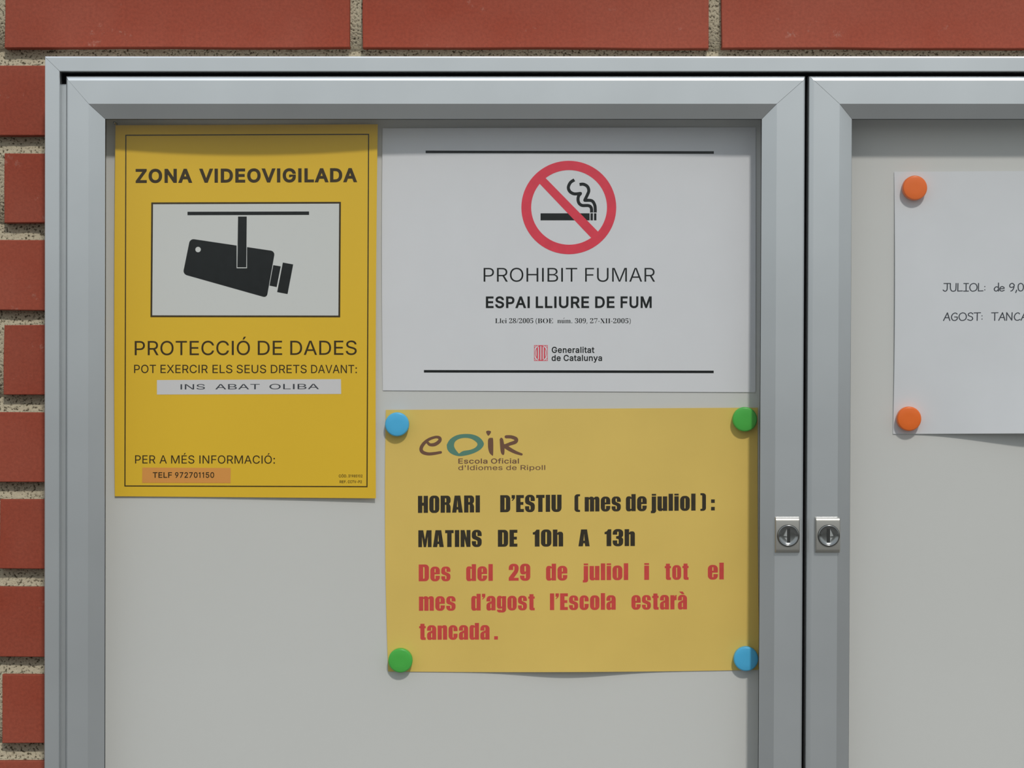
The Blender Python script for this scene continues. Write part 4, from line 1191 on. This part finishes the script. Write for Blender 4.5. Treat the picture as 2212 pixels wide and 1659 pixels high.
T += stroke([l5(x, y) + (w_ / 5.267,) for x, y, w_ in [(1440, 440, 36), (1500, 442, 38), (1552, 465, 42), (1545, 498, 42), (1480, 522, 38), (1420, 545, 34)]])
T += stroke([l5(x, y) + (w_ / 5.267,) for x, y, w_ in [(1425, 545, 46), (1480, 582, 44), (1550, 618, 36), (1615, 640, 26)]])
ink(Cc, 'logo_letter', T, M_BROWN, label='brown brush letter R', merge=True)
outer = [l5(*p) for p in spline([(764, 530), (800, 470), (870, 425), (960, 408), (1060, 414), (1140, 450), (1186, 515), (1160, 572), (1090, 618), (1000, 648), (900, 660), (815, 632), (772, 585), (764, 530)], 4)[:-1]]
inner = [l5(*p) for p in spline([(903, 632), (872, 595), (848, 550), (856, 500), (900, 466), (970, 452), (1050, 466), (1112, 516), (1092, 560), (1030, 588), (950, 602), (903, 632)], 4)[:-1]]
if area(inner) * area(outer) > 0:
    inner.reverse()
ink(Cc, 'logo_oval', fill([outer, inner]), M_TEAL, label='teal brush oval')
line(Cc, [('Escola', 990, 1053), ('Oficial', 1060.5, 1121)], 1001.2, 1001, 10.4, M_BROWN, bold=13)
line(Cc, [("d'Idiomes", 990, 1085.5), ('de', 1093.5, 1116), ('Ripoll', 1124.5, 1177.8)], 1015.4, 1015, 10.2, M_BROWN, bold=5)
K = dict(font='heavy')
line(Cc, [('HORARI', 902.9, 1036.7), ("D'ESTIU", 1080.5, 1213), ('(', 1241, 1253), ('mes', 1263, 1341), ('de', 1352, 1397), ('juliol', 1406, 1502.5), (')', 1513, 1525),
          (':', 1536, 1544)], 1108, 1102.6, 36.8, M_INKP, **K)
line(Cc, [('MATINS', 903.6, 1040.5), ('DE', 1075.5, 1117.6), ('10h', 1151, 1216.5), ('A', 1249.5, 1273.8), ('13h', 1306, 1371.5)], 1182, 1179.5, 36.5, M_INKP, **K)
line(Cc, [('Des', 904.5, 973), ('del', 1007, 1064.5), ('29', 1099, 1145.5), ('de', 1179.5, 1225.5), ('juliol', 1259, 1357), ('i', 1391.7, 1402), ('tot', 1436, 1487.5),
          ('el', 1529, 1563.5)], 1255.6, 1251.6, 36.2, M_INKR, **K)
line(Cc, [('mes', 905, 984), ("d'agost", 1018, 1155), ("l'Escola", 1188, 1330), ('estarà', 1364, 1484)], 1319.4, 1316.2, 36, M_INKR, **K)
line(Cc, [('tancada', 905.5, 1057.5), ('.', 1067.5, 1075.5)], 1382, 1381.5, 36, M_INKR, **K)


# ---------------------------------------------------------------- white sheet behind the right door
def lift_d(u, v):
    return 0.8 + 13.0 * (math.sin(math.pi * u) ** 2.2) * v ** 3 + 1.5 * math.sin(math.pi * u) * (1 - v) ** 2 + 1.5 * math.sin(math.pi * v) * (1 - u) ** 2 \
        + 0.8 * math.sin(u * 15 + v * 7) * math.sin(math.pi * v) * math.sin(math.pi * u)


Dd = Sheet((1931.5, 371), (2736, 367), (2733, 934), (1929, 937.5), lift_d, bow=(3, 0))
Dd.build('holiday_notice', M_PAPER2, label='white sheet with thin round lettering behind the right door, held by orange magnets', cat='notice')
line(Dd, [('JULIOL:', 2036, 2128.5), ('de', 2146.5, 2170.5), ('9,0', 2180, 2212)], 629.2, 628.6, 16.8, M_GREYINK, font='hand', pen=12)
line(Dd, [('AGOST:', 2037, 2122.5), ('TANCA', 2141, 2220)], 692.4, 691.8, 16.6, M_GREYINK, font='hand', pen=12)


# ---------------------------------------------------------------- round magnets
def magnet(px, py, r, sheet, m, label, group, tone=None):
    base = sheet.h(px, py) + 0.1
    top = base + 7.0
    c = at(px, py, top)
    R = r * (D - top) / F / 1000
    prof = [(R * .90, base), (R * .985, base + .5), (R, base + 1.5), (R, top - 1.5), (R * .985, top - .75), (R * .94, top - .25), (R * .87, top), (R * .4, top + .05)]
    V, Fc, ns = [], [], 56
    for rr, h in prof:
        for i in range(ns):
            t = 2 * math.pi * i / ns
            V.append((rr * math.cos(t), -(h - base) / 1000, rr * math.sin(t)))
    for s in range(len(prof) - 1):
        for i in range(ns):
            k = (i + 1) % ns
            Fc.append((s * ns + i, s * ns + k, (s + 1) * ns + k, (s + 1) * ns + i))
    Fc.append(tuple(range((len(prof) - 1) * ns, len(prof) * ns)))
    Fc.append(tuple(reversed(range(ns))))
    o = mesh('round_magnet', V, Fc, m, smooth=True, loc=(c.x, -base / 1000, c.z), label=label, cat='magnet', group=group)
    fixnormals(o)
    return o


gm = 'magnets holding the yellow sheet'
magnet(857.5, 916.8, 26, Cc, M_BLUE, 'blue round magnet at the upper left corner of the pale yellow sheet', gm)
magnet(1609.5, 905.8, 26.6, Cc, M_GREEN, 'green round magnet at the upper right corner of the pale yellow sheet', gm)
magnet(864.8, 1427.3, 26.2, Cc, M_GREEN, 'green round magnet at the lower left corner of the pale yellow sheet', gm)
magnet(1612, 1423.6, 26.6, Cc, M_BLUE, 'blue round magnet at the lower right corner of the pale yellow sheet', gm)
gm = 'orange magnets behind the right door'
magnet(1977, 405.5, 26.6, Dd, M_ORANGE, 'upper orange round magnet on the white sheet behind the right door', gm)
magnet(1964.5, 904.7, 26.4, Dd, M_ORANGE, 'lower orange round magnet on the white sheet behind the right door', gm)
